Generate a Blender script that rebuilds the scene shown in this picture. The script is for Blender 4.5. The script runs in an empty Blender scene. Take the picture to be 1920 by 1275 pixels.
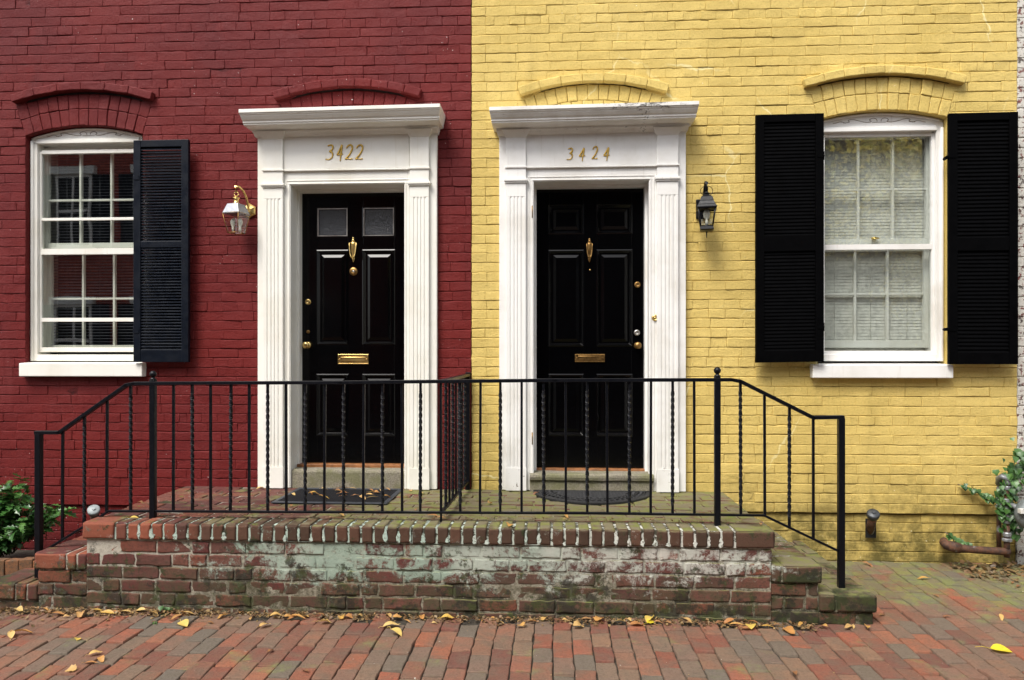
import bpy, math, random
from mathutils import Vector, Matrix, noise as mn
R = math.radians
scene = bpy.context.scene

# ------------------------------------------------------------------ camera
CAMZ, CAMY, YAW, F = 1.53, -5.5, R(3.2), 1375.0
cd = bpy.data.cameras.new('camera'); cam = bpy.data.objects.new('camera', cd)
scene.collection.objects.link(cam); scene.camera = cam
cam.location = (0, CAMY, CAMZ); cam.rotation_euler = (R(90), 0, YAW)
cd.sensor_width = 36; cd.lens = F*36/1920
cd.shift_y = 30.5/1920
cd.clip_start = .05; cd.clip_end = 800
# ------------------------------------------------------------------ sky and sun (soft light through thin cloud, from high on the left)
SUN_EL, SUN_AZ = R(56), R(-148)
w = bpy.data.worlds.new('World'); scene.world = w; w.use_nodes = True
nt = w.node_tree; nt.nodes.clear()
sky = nt.nodes.new('ShaderNodeTexSky'); sky.sky_type = 'NISHITA'; sky.sun_disc = False
sky.sun_elevation = SUN_EL; sky.sun_rotation = SUN_AZ; sky.air_density = 1.0; sky.dust_density = 2.5; sky.ozone_density = 1.0
hs = nt.nodes.new('ShaderNodeHueSaturation'); hs.inputs['Saturation'].default_value = .35
bg = nt.nodes.new('ShaderNodeBackground'); bg.inputs[1].default_value = .125
wo = nt.nodes.new('ShaderNodeOutputWorld')
nt.links.new(sky.outputs[0], hs.inputs['Color']); nt.links.new(hs.outputs[0], bg.inputs[0]); nt.links.new(bg.outputs[0], wo.inputs[0])
sl = bpy.data.lights.new('sun', 'SUN'); sl.energy = 1.5; sl.angle = R(24); sl.color = (1, .95, .88)
so = bpy.data.objects.new('sun', sl); scene.collection.objects.link(so)
sd = Vector((math.sin(SUN_AZ)*math.cos(SUN_EL), math.cos(SUN_AZ)*math.cos(SUN_EL), math.sin(SUN_EL)))
so.rotation_euler = (-sd).to_track_quat('-Z', 'Y').to_euler(); so.location = (-10, -10, 20)
scene.view_settings.view_transform = 'Standard'; scene.view_settings.look = 'None'
scene.view_settings.exposure = 1.33; scene.view_settings.gamma = 1
scene.render.engine = 'CYCLES'

# ------------------------------------------------------------------ pixel -> real point on a vertical plane / a floor
def W(px, py, Y=0.0):
    u = (px-960)/F; v = (668-py)/F
    t = (Y-CAMY)/(math.cos(YAW)+u*math.sin(YAW))
    return Vector((t*(-math.sin(YAW)+u*math.cos(YAW)), Y, CAMZ+t*v))
def X(px, Y=0.0): return W(px, 600, Y).x
def Z(px, py, Y=0.0): return W(px, py, Y).z
def FL(px, py, z):
    u = (px-960)/F; v = (668-py)/F; t = (z-CAMZ)/v
    return Vector((t*(-math.sin(YAW)+u*math.cos(YAW)), CAMY+t*(math.cos(YAW)+u*math.sin(YAW)), z))

# ------------------------------------------------------------------ materials
class G:
    def __init__(s, name):
        s.m = bpy.data.materials.new(name); s.m.use_nodes = True; s.t = s.m.node_tree; s.n = s.t.nodes; s.n.clear()
        s.out = s.n.new('ShaderNodeOutputMaterial'); s.b = s.n.new('ShaderNodeBsdfPrincipled')
        s.t.links.new(s.b.outputs[0], s.out.inputs[0])
        tc = s.n.new('ShaderNodeTexCoord'); s.co = tc.outputs['Object']
    def L(s, a, b): s.t.links.new(a, b)
    def put(s, sock, v):
        if isinstance(v, bpy.types.NodeSocket): s.L(v, sock)
        elif isinstance(v, (tuple, list)) and len(v) == 3 and sock.type == 'RGBA': sock.default_value = (*v, 1)
        else: sock.default_value = v
    def scale(s, sc, co=None):
        n = s.n.new('ShaderNodeMapping'); s.L(co or s.co, n.inputs[0]); n.inputs['Scale'].default_value = sc; return n.outputs[0]
    def noise(s, sc, det=4, rough=.55, dist=0, co=None, col=False):
        n = s.n.new('ShaderNodeTexNoise'); s.L(co or s.co, n.inputs['Vector'])
        n.inputs['Scale'].default_value = sc; n.inputs['Detail'].default_value = det
        n.inputs['Roughness'].default_value = rough; n.inputs['Distortion'].default_value = dist
        return n.outputs[1 if col else 0]
    def vor(s, sc, feat='F1', co=None, out=0):
        n = s.n.new('ShaderNodeTexVoronoi'); s.L(co or s.co, n.inputs['Vector']); n.feature = feat
        n.inputs['Scale'].default_value = sc; return n.outputs[out]
    def ramp(s, f, a, b, lo=0., hi=1., smooth=True):
        n = s.n.new('ShaderNodeMapRange'); n.interpolation_type = 'SMOOTHSTEP' if smooth else 'LINEAR'
        s.put(n.inputs[0], f); n.inputs[1].default_value = a; n.inputs[2].default_value = b
        n.inputs[3].default_value = lo; n.inputs[4].default_value = hi; return n.outputs[0]
    def cr(s, f, stops):
        n = s.n.new('ShaderNodeValToRGB'); s.L(f, n.inputs[0]); e = n.color_ramp.elements
        while len(e) < len(stops): e.new(.5)
        for k, (p, c) in enumerate(stops): e[k].position = p; e[k].color = (*c, 1)
        return n.outputs[0]
    def mix(s, f, a, b, bt='MIX'):
        n = s.n.new('ShaderNodeMix'); n.data_type = 'RGBA'; n.blend_type = bt
        s.put(n.inputs[0], f); s.put(n.inputs[6], a); s.put(n.inputs[7], b); return n.outputs[2]
    def ma(s, op, a, b=0., clamp=False):
        n = s.n.new('ShaderNodeMath'); n.operation = op; n.use_clamp = clamp; s.put(n.inputs[0], a); s.put(n.inputs[1], b); return n.outputs[0]
    def xyz(s):
        n = s.n.new('ShaderNodeSeparateXYZ'); s.L(s.co, n.inputs[0]); return n.outputs
    def rnd(s):
        n = s.n.new('ShaderNodeNewGeometry'); return n.outputs['Random Per Island']
    def up(s):
        n = s.n.new('ShaderNodeNewGeometry'); x = s.n.new('ShaderNodeSeparateXYZ'); s.L(n.outputs['True Normal'], x.inputs[0]); return x.outputs[2]
    def bump(s, h, st=.5, d=.002, prev=None):
        n = s.n.new('ShaderNodeBump'); n.inputs['Strength'].default_value = st; n.inputs['Distance'].default_value = d
        s.L(h, n.inputs['Height'])
        if prev is not None: s.L(prev, n.inputs['Normal'])
        return n.outputs[0]
    def fin(s, col, rough=.6, normal=None, metal=0, spec=.5):
        s.put(s.b.inputs['Base Color'], col); s.put(s.b.inputs['Roughness'], rough); s.b.inputs['Metallic'].default_value = metal
        s.b.inputs['Specular IOR Level'].default_value = spec
        if normal is not None: s.L(normal, s.b.inputs['Normal'])
        return s.m

def painted_brick(name, base, dark, dirt, dlo, dhi, speck, joint=False):
    g = G(name); x, y, z = g.xyz()
    big = g.noise(.9, 4); med = g.noise(7, 5, .6); fine = g.noise(70, 5, .65); grit = g.noise(240, 3, .6)
    c = g.mix(g.ramp(big, .3, .7), base, dark)
    c = g.mix(g.ramp(g.rnd(), 0, 1, 0, .22, False), c, tuple(v*.72 for v in dark))
    c = g.mix(g.ma('MULTIPLY', g.ramp(med, .5, .75), .35), c, tuple(min(1, v*1.22) for v in base))
    c = g.mix(g.ma('MULTIPLY', g.ramp(fine, .5, .7), .4), c, tuple(v*.55 for v in dark))
    dz = g.ma('ADD', z, g.ma('MULTIPLY', g.noise(2.2, 5, .65), .9))
    low = g.ramp(dz, dlo, dhi, 1, 0)
    lowm = g.ma('MULTIPLY', low, g.ramp(g.noise(9, 6, .7), .32, .62, .15, 1))
    c = g.mix(lowm, c, dirt)
    st = g.noise(2.2, 6, .7, co=g.scale((1.6, 1, .22)))
    c = g.mix(g.ramp(st, .54, .74, 0, .3), c, tuple(v*.5 for v in dark)); c = g.mix(g.ramp(st, .46, .3, 0, .3), c, tuple(min(1, v*1.15+.03) for v in base))
    sp = g.ramp(g.noise(55, 2, .4), .735, .75)
    sp = g.ma('MULTIPLY', sp, g.ramp(g.noise(1.6, 2), .48, .62))
    c = g.mix(sp, c, speck)
    if name.startswith('yellow'):
        vc = g.n.new('ShaderNodeTexVoronoi'); vc.feature = 'DISTANCE_TO_EDGE'; vc.inputs['Scale'].default_value = .9
        off = g.n.new('ShaderNodeVectorMath'); off.operation = 'MULTIPLY_ADD'; g.L(g.noise(5, 3, .6, col=True), off.inputs[0]); off.inputs[1].default_value = (.16, 0, .16); g.L(g.co, off.inputs[2]); g.L(off.outputs[0], vc.inputs['Vector'])
        cm = g.ma('MULTIPLY', g.ramp(vc.outputs[0], .0025, .006, 1, 0), g.ramp(g.noise(1.3, 2), .5, .6))
        c = g.mix(g.ma('MULTIPLY', cm, .6), c, (.8, .74, .42))
    if joint: c = g.mix(g.ramp(g.noise(4.5, 4, .7), .4, .64, .12, .85), c, tuple(v*.15 for v in dark))
    nrm = g.bump(g.noise(22, 5, .6), .8, .006); nrm = g.bump(fine, 1, .004, nrm); nrm = g.bump(grit, .8, .002, nrm)
    return g.fin(c, g.ramp(fine, .3, .7, .5, .7), nrm, spec=.18)

M = {}
RB, RD = (.152, .0145, .0125), (.11, .011, .012)
YB, YD = (.67, .505, .165), (.585, .43, .125)
M['red'] = painted_brick('red_paint', RB, RD, (.06, .012, .014), .2, .8, (.5, .42, .4))
M['redj'] = painted_brick('red_paint_joint', RB, RD, (.04, .01, .012), .2, .9, (.5, .42, .4), True)
M['yellow'] = painted_brick('yellow_paint', YB, YD, (.15, .12, .035), .6, 1.2, (.75, .68, .45))
M['yellowj'] = painted_brick('yellow_paint_joint', YB, YD, (.1, .085, .03), .3, 1.0, (.6, .5, .2), True)

def peeling():
    g = G('peeling_white_brick')
    f = g.noise(26, 6, .7); d = g.noise(60, 4)
    red = g.mix(g.ramp(g.noise(12), .4, .6), (.17, .03, .025), (.05, .035, .03))
    c = g.mix(g.ramp(f, .53, .56), (.58, .56, .5), red)
    c = g.mix(g.ramp(d, .3, .7, 0, .35), c, (.3, .28, .24))
    return g.fin(c, .75, g.bump(f, .8, .004))
M['peel'] = peeling()

def white(name, col, grime, amt, flake=0):
    g = G(name)
    n1 = g.noise(3, 5, .6); grain = g.noise(40, 4, .6, co=g.scale((1, 1, .06))); grain2 = g.noise(120, 2, .6, co=g.scale((.08, .08, 1)))
    c = g.mix(g.ma('MULTIPLY', g.ramp(n1, .42, .72), amt), col, grime)
    c = g.mix(g.ma('MULTIPLY', g.ramp(grain, .58, .75), amt*.8), c, grime)
    if flake:
        x, y, z = g.xyz()
        lowz = g.ramp(z, .5, 1.1, .085, 0)
        fl = g.ma('ADD', g.noise(34, 6, .75, co=g.scale((1, 1, .45))), lowz)
        c = g.mix(g.ramp(fl, .72, .735), c, (.12, .085, .055))
    return g.fin(c, .42, g.bump(grain, .3, .0015, g.bump(n1, .25, .006)), spec=.45)
M['white'] = white('white_gloss_paint', (.8, .785, .72), (.6, .55, .42), .35)
M['oldwhite'] = white('weathered_white_paint', (.78, .77, .74), (.5, .46, .38), .4, 1)
M['sash'] = white('sash_white_paint', (.76, .75, .7), (.45, .42, .36), .5)
def stained():
    g = G('mould_stained_white_paint'); x, y, z = g.xyz()
    grain = g.noise(40, 4, .6, co=g.scale((1, 1, .06)))
    c = g.mix(g.ramp(g.noise(5, 5, .6), .4, .7, 0, .5), (.78, .77, .73), (.5, .46, .4))
    dx = g.ma('ABSOLUTE', g.ma('SUBTRACT', x, X(1212, -.25)-X(1400)))
    m = g.ma('MULTIPLY', g.ramp(dx, .02, .42, 1, 0), g.ramp(z, Z(1200, 220, -.2), Z(1200, 196, -.2)))
    n = g.noise(26, 8, .8, co=g.scale((.55, 1, 1.8)))
    t = g.ma('ADD', n, g.ma('MULTIPLY', m, .17))
    c = g.mix(g.ramp(t, .61, .69, 0, .9), c, (.05, .045, .035))
    d2 = g.ma('ADD', g.ramp(dx, .0, .06, .17, 0), g.noise(60, 5, .7))
    c = g.mix(g.ramp(d2, .69, .78, 0, .85), c, (.035, .03, .02))
    return g.fin(c, .5, g.bump(grain, .4, .002))
M['stained'] = stained()

def simple(name, col, rough, metal=0, var=.25, ns=30, bump=.0006, spec=.5):
    g = G(name); n = g.noise(ns, 5, .6)
    c = g.mix(g.ramp(n, .35, .7), col, tuple(v*(1-var) for v in col))
    return g.fin(c, g.ramp(g.noise(ns*.6, 4), .3, .7, rough*.8, min(1, rough*1.25)), g.bump(n, .5, bump) if bump else None, metal, spec)
M['door'] = simple('black_gloss_paint', (.0009, .0009, .0012), .13, ns=6, bump=.0003, spec=.22)
M['shutter'] = simple('black_shutter_paint', (.0012, .0012, .0015), .6, ns=20, spec=.03)
M['shutter_blue'] = simple('blue_black_shutter_paint', (.004, .0065, .012), .4, ns=20, spec=.18)
M['iron'] = simple('black_iron_paint', (.0022, .0027, .005), .38, ns=90, bump=.001, spec=.25)
M['brass'] = simple('brass', (.8, .58, .22), .3, 1, .12, 14, 0)
M['oldbrass'] = simple('tarnished_brass', (.34, .2, .07), .42, 1, .4, 60, .0004)
M['nickel'] = simple('nickel', (.5, .48, .44), .35, 1)
M['gilt'] = simple('gilded_number', (.62, .4, .07), .4, .5, .3, 60)
M['steel'] = simple('brushed_steel', (.3, .31, .33), .4, 1, .2, 50)
M['bulb'] = simple('frosted_bulb', (.75, .72, .62), .3)
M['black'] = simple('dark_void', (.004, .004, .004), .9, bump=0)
M['rubber'] = simple('black_rubber', (.014, .014, .015), .62, ns=200, bump=.0012)
M['mat'] = simple('black_mat_carpet', (.01, .01, .012), .95, ns=400, bump=.003, spec=.15)
M['wood'] = simple('threshold_wood', (.3, .12, .04), .45, var=.5, ns=20)
M['blind'] = simple('white_blind', (.68, .67, .63), .5)
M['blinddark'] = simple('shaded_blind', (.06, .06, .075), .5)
M['plaster'] = simple('room_plaster', (.4, .38, .35), .8)
M['carve'] = simple('carved_groove', (.2, .14, .09), .7)
M['rust'] = None
def rust():
    g = G('rusty_pipe'); n = g.noise(18, 6, .7)
    c = g.mix(g.ramp(n, .4, .62), (.11, .045, .02), (.035, .018, .012))
    c = g.mix(g.ramp(g.noise(7, 4, .6), .56, .66), c, (.25, .26, .25))
    return g.fin(c, .75, g.bump(n, .8, .003))
M['rust'] = rust()
M['galv'] = simple('galvanised_pipe', (.3, .31, .32), .5, .5, .5, 35, .001)
M['pvc'] = simple('grey_plastic_cap', (.3, .34, .34), .5, var=.3)
M['darkcap'] = simple('dark_metal_cap', (.05, .055, .06), .5, .3, .5)
M['meter'] = simple('meter_grey', (.17, .19, .19), .5, .2, .4)
M['asphalt'] = simple('asphalt', (.06, .06, .058), .9, ns=60, bump=.004)
M['earth'] = simple('joint_soil', (.045, .036, .024), .95, var=.6, ns=60, bump=.006)
M['kerbstone'] = simple('kerb_granite', (.3, .29, .27), .8, ns=80, bump=.002)

def concrete():
    g = G('mossy_concrete'); n = g.noise(90, 5, .7); b = g.noise(6, 5, .6)
    c = g.mix(g.ramp(n, .35, .65), (.27, .24, .18), (.14, .125, .095))
    c = g.mix(g.ramp(b, .42, .68, 0, .7), c, (.13, .13, .05))
    return g.fin(c, .9, g.bump(n, .9, .004))
M['concrete'] = concrete()

def glass(name, tint, wav=.35, base=.0):
    m = bpy.data.materials.new(name); m.use_nodes = True; t = m.node_tree; t.nodes.clear()
    o = t.nodes.new('ShaderNodeOutputMaterial'); mx = t.nodes.new('ShaderNodeMixShader')
    tr = t.nodes.new('ShaderNodeBsdfTransparent'); tr.inputs[0].default_value = (*tint, 1)
    gl = t.nodes.new('ShaderNodeBsdfGlossy'); gl.inputs['Roughness'].default_value = .015
    ge = t.nodes.new('ShaderNodeNewGeometry'); dt = t.nodes.new('ShaderNodeVectorMath'); dt.operation = 'DOT_PRODUCT'
    t.links.new(ge.outputs['Incoming'], dt.inputs[0]); t.links.new(ge.outputs['Normal'], dt.inputs[1])
    ab = t.nodes.new('ShaderNodeMath'); ab.operation = 'ABSOLUTE'; t.links.new(dt.outputs['Value'], ab.inputs[0])
    iv = t.nodes.new('ShaderNodeMath'); iv.operation = 'SUBTRACT'; iv.inputs[0].default_value = 1; t.links.new(ab.outputs[0], iv.inputs[1]); iv.use_clamp = True
    fr = t.nodes.new('ShaderNodeMath'); fr.operation = 'POWER'; t.links.new(iv.outputs[0], fr.inputs[0]); fr.inputs[1].default_value = 5
    tc = t.nodes.new('ShaderNodeTexCoord'); n = t.nodes.new('ShaderNodeTexNoise'); n.inputs['Scale'].default_value = 2.6; n.inputs['Detail'].default_value = 1
    bp = t.nodes.new('ShaderNodeBump'); bp.inputs['Strength'].default_value = wav; bp.inputs['Distance'].default_value = .0022
    t.links.new(tc.outputs['Object'], n.inputs['Vector']); t.links.new(n.outputs[0], bp.inputs['Height']); t.links.new(bp.outputs[0], gl.inputs['Normal'])
    ad = t.nodes.new('ShaderNodeMath'); ad.operation = 'MULTIPLY_ADD'; t.links.new(fr.outputs[0], ad.inputs[0]); ad.inputs[1].default_value = .85; ad.inputs[2].default_value = base; ad.use_clamp = True
    t.links.new(ad.outputs[0], mx.inputs[0]); t.links.new(tr.outputs[0], mx.inputs[1]); t.links.new(gl.outputs[0], mx.inputs[2]); t.links.new(mx.outputs[0], o.inputs[0])
    return m
M['glass'] = glass('window_glass', (.86, .9, .87), .3, .2)
M['lampglass'] = glass('lantern_glass', (.9, .92, .9), .3, .08)
def pebble():
    g = G('pebbled_glass'); v = g.vor(230); n = g.noise(180, 3)
    c = g.mix(g.ramp(v, .15, .6), (.002, .003, .004), (.045, .05, .06))
    return g.fin(c, .16, g.bump(v, 1, .004, g.bump(n, .7, .003)), spec=.9)
M['pebble'] = pebble()

def stoop_brick(name, cope=False, mortar=False):
    g = G(name); x, y, z = g.xyz(); r = g.rnd()
    fine = g.noise(60, 6, .68); med = g.noise(14, 5, .6)
    if mortar:
        c = g.mix(g.ramp(fine, .4, .65), (.33, .3, .23), (.13, .115, .085)); c = g.mix(g.ramp(x, -2.6, -1.7, .5, 0), c, (.5, .47, .4))
    else:
        c = g.cr(r, [(0, (.12, .03, .026)), (.3, (.085, .032, .027)), (.6, (.15, .055, .04)), (.8, (.07, .038, .03)), (1, (.2, .06, .035))])
        c = g.mix(g.ma('MULTIPLY', g.ramp(x, -2.75, -1.9, 1, 0), g.ramp(r, .5, .9, 0, .8)), c, (.22, .055, .03))     # the left end is of newer, redder brick
        c = g.mix(g.ramp(fine, .42, .7, 0, .6), c, (.04, .022, .016))
        if not cope: c = g.mix(g.ramp(g.noise(6.5, 8, .75), .61, .7, 0, .75), c, (.15, .13, .095))     # mortar smeared over the bricks
        else:
            brown = g.mix(r, (.045, .029, .017), (.085, .042, .025)); c = g.mix(g.ramp(x, -2.5, -1.9, .15, .9), c, brown)
            c = g.mix(g.ma('MULTIPLY', g.ramp(x, -2.5, -2.05, 1, 0), g.ramp(r, .3, .6)), c, (.22, .065, .035))
    # grime and algae on the lower part
    zz = g.ma('ADD', z, g.ma('MULTIPLY', g.noise(4, 5, .7), .34))
    c = g.mix(g.ma('MULTIPLY', g.ramp(zz, .24, .56, 1, 0), g.ramp(g.noise(8, 7, .75), .38, .6, .1, .9)), c, (.06, .052, .026))
    # lime bloom: mint on the left, white on the right, fading out towards the ends and downwards
    ax = g.ramp(g.ma('ABSOLUTE', g.ma('ADD', x, .35)), .95, 2.35, 1, 0)
    az = g.ma('MULTIPLY', g.ramp(z, .05, .36), g.ramp(z, .415, .44, 1, .1))
    lt = g.ma('ADD', g.ma('MULTIPLY', g.noise(5.5, 9, .78, .5), 1.15), g.ma('MULTIPLY', g.ma('MULTIPLY', ax, az), .25 if not mortar else .28))
    lt = g.ma('ADD', lt, g.ma('MULTIPLY', g.rnd(), .05) if not mortar else 0.); lt = g.ma('SUBTRACT', lt, .1)
    lt = g.ma('ADD', lt, g.ma('MULTIPLY', g.ma('SUBTRACT', g.noise(38, 7, .75), .42), .42))
    lim = g.mix(g.ma('ADD', g.ramp(x, -.9, .5, 0, .75), g.ramp(g.noise(3), .4, .6, -.2, .25), True), (.27, .35, .28), (.5, .49, .43))
    c = g.mix(g.ramp(lt, .65, .80, 0, .85), c, lim)
    # efflorescence blooms of the far left end
    wl = g.ma('ADD', g.noise(12, 8, .75), g.ramp(x, -2.9, -2.2, .07, 0))
    c = g.mix(g.ramp(wl, .64, .74, 0, .8), c, (.5, .47, .42))
    # moss
    mo = g.noise(6.5, 7, .72); up = g.up()
    c = g.mix(g.ramp(g.ma('ADD', mo, g.ramp(x, 1.15, 1.5, 0, .08)), .575, .64, 0, .9), c, (.026, .034, .011))
    bd = g.ma('ADD', g.noise(6, 8, .78), g.ramp(z, .0, .45, .06, -.06))
    c = g.mix(g.ramp(bd, .515, .59, 0, .85), c, g.mix(g.ramp(g.noise(20, 5), .45, .6), (.022, .02, .013), (.035, .045, .012)))
    t = g.ma('ADD', g.noise(5, 6, .65), g.ramp(g.ma('ABSOLUTE', g.ma('ADD', x, -.1)), .6, 2.7, .16, -.12))
    tm = g.ma('MULTIPLY', g.ramp(up, .5, .85), g.ramp(t, .42, .6))
    c = g.mix(g.ma('MULTIPLY', tm, .93), c, g.mix(g.ramp(g.noise(12, 5), .42, .62), (.15, .13, .075), (.15, .155, .045)))
    bright = g.ma('MULTIPLY', g.ramp(up, .5, .85), g.ramp(g.noise(9, 6, .7), .6, .68))
    c = g.mix(g.ma('MULTIPLY', bright, .8), c, (.11, .15, .02))
    nrm = g.bump(med, .6, .006); nrm = g.bump(fine, .9, .004, nrm); nrm = g.bump(g.ramp(lt, .69, .77), .6, .003, nrm)
    return g.fin(c, .85, nrm, spec=.3)
M['stoop'] = stoop_brick('stoop_brick'); M['stoopm'] = stoop_brick('stoop_mortar', mortar=True); M['cope'] = stoop_brick('coping_brick', cope=True)
def coping_mortar():
    g = G('limed_joint_mortar'); x, y, z = g.xyz()
    n = g.ma('ADD', g.ma('MULTIPLY', g.noise(22, 6, .7), 1.3), g.ramp(z, .43, .53, .03, -.15))
    c = g.mix(g.ramp(n, .5, .56), (.05, .045, .028), g.mix(g.ramp(x, -1.2, .8), (.36, .45, .38), (.5, .5, .44)))
    return g.fin(c, .85, g.bump(n, .8, .004))
M['copem'] = coping_mortar()
def lime():
    g = G('lime_crust'); x, y, z = g.xyz(); n = g.noise(60, 6, .7)
    c = g.mix(g.ma('ADD', g.ramp(x, -.9, .5, 0, .7), g.ramp(g.noise(5), .4, .6, -.2, .3), True), (.36, .46, .39), (.56, .56, .5))
    c = g.mix(g.ramp(n, .5, .62, 0, .85), c, (.1, .085, .055))
    return g.fin(c, .9, g.bump(n, 1, .004))
M['lime'] = lime(); M['gap_shade'] = simple('dark_gap_shade', (.014, .009, .008), .95); M['gap_shade2'] = simple('brown_gap_shade', (.05, .035, .012), .95)  # the two gap colours paint in shade under the hoods and wall ledge

def paver(name='paving_brick', mortar=False):
    g = G(name); x, y, z = g.xyz(); r = g.rnd()
    fine = g.noise(70, 6, .7); med = g.noise(9, 5, .6)
    c = g.cr(r, [(0, (.13, .05, .036)), (.18, (.21, .1, .06)), (.34, (.135, .1, .075)), (.46, (.26, .095, .05)), (.6, (.15, .052, .036)),
                 (.72, (.2, .115, .07)), (.82, (.12, .1, .078)), (.9, (.135, .1, .072)), (1, (.27, .078, .042))])
    c = g.mix(g.ramp(med, .38, .7, 0, .6), c, (.11, .088, .062))
    c = g.mix(g.ramp(fine, .45, .72, 0, .5), c, (.055, .04, .032))
    # green algae on the shaded corner right of the stoop
    a = g.ma('MULTIPLY', g.ramp(x, 1.0, 1.9), g.ramp(y, -1.25, -.5))
    t = g.ma('ADD', g.noise(3.4, 6, .7), g.ma('MULTIPLY', a, .22))
    c = g.mix(g.ramp(t, .56, .72, 0, .72), c, g.mix(g.ramp(g.noise(14, 5), .45, .6), (.13, .13, .07), (.16, .18, .055)))
    c = g.mix(g.ramp(g.noise(40, 2), .76, .77, 0, .8), c, (.45, .42, .36))
    nrm = g.bump(g.noise(24, 4), .7, .006); nrm = g.bump(fine, 1, .004, nrm)
    return g.fin(c, g.ramp(fine, .3, .7, .7, .9), nrm, spec=.3)
M['paver'] = paver()

def leafmat(name, cols, tr=.25, rough=.5):
    g = G(name); r = g.rnd(); oi = g.n.new('ShaderNodeObjectInfo').outputs['Random']
    f = g.ma('FRACT', g.ma('ADD', r, oi)); n = g.noise(40, 4)
    k = len(cols)-1
    c = g.cr(f, [(i/k, cc) for i, cc in enumerate(cols)])
    c = g.mix(g.ramp(n, .4, .7, 0, .4), c, tuple(v*.45 for v in cols[0]))
    g.fin(c, rough, g.bump(n, .5, .002))
    tl = g.n.new('ShaderNodeBsdfTranslucent'); g.L(c, tl.inputs[0]); mx = g.n.new('ShaderNodeMixShader'); mx.inputs[0].default_value = tr
    g.L(g.b.outputs[0], mx.inputs[1]); g.L(tl.outputs[0], mx.inputs[2]); g.L(mx.outputs[0], g.out.inputs[0])
    return g.m
M['dryleaf'] = leafmat('dry_leaf', [(.5, .24, .07), (.62, .36, .11), (.68, .48, .18), (.42, .18, .06), (.72, .5, .1)])
M['brownleaf'] = leafmat('brown_leaf', [(.3, .13, .05), (.4, .2, .08), (.2, .09, .04), (.45, .25, .1)])
M['yellowleaf'] = leafmat('yellow_leaf', [(.75, .6, .03), (.7, .6, .05)])
M['paleyellowleaf'] = leafmat('pale_yellow_leaf', [(.7, .5, .1), (.72, .52, .16)])
M['holly'] = leafmat('holly_leaf', [(.025, .085, .02), (.05, .15, .03), (.1, .22, .05), (.03, .1, .022)], .15, .32)
M['ivy'] = leafmat('ivy_leaf', [(.03, .09, .02), (.06, .15, .03), (.09, .19, .05), (.03, .085, .025)], .15, .4)
M['treeleaf'] = leafmat('autumn_tree_leaf', [(.7, .62, .08), (.95, .74, .15), (.5, .55, .08), (.95, .85, .4), (.85, .7, .12)], .7)
M['litter'] = leafmat('leaf_litter', [(.16, .09, .045), (.3, .17, .07), (.1, .07, .04), (.38, .25, .1), (.12, .09, .05)])
M['bark'] = simple('bark', (.1, .075, .05), .9, ns=20, bump=.01)
def far_brick():
    g = G('opposite_red_brick'); b = g.n.new('ShaderNodeTexBrick'); mp = g.n.new('ShaderNodeMapping'); mp.inputs['Rotation'].default_value = (R(90), 0, 0)
    g.L(g.co, mp.inputs[0]); g.L(mp.outputs[0], b.inputs[0]); b.inputs['Scale'].default_value = 1
    b.inputs['Brick Width'].default_value = .235; b.inputs['Row Height'].default_value = .072; b.inputs['Mortar Size'].default_value = .008
    b.inputs[1].default_value = (.42, .09, .055, 1); b.inputs[2].default_value = (.3, .065, .05, 1); b.inputs[3].default_value = (.12, .035, .03, 1)
    return g.fin(b.outputs[0], .8)
M['farbrick'] = far_brick()

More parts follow.
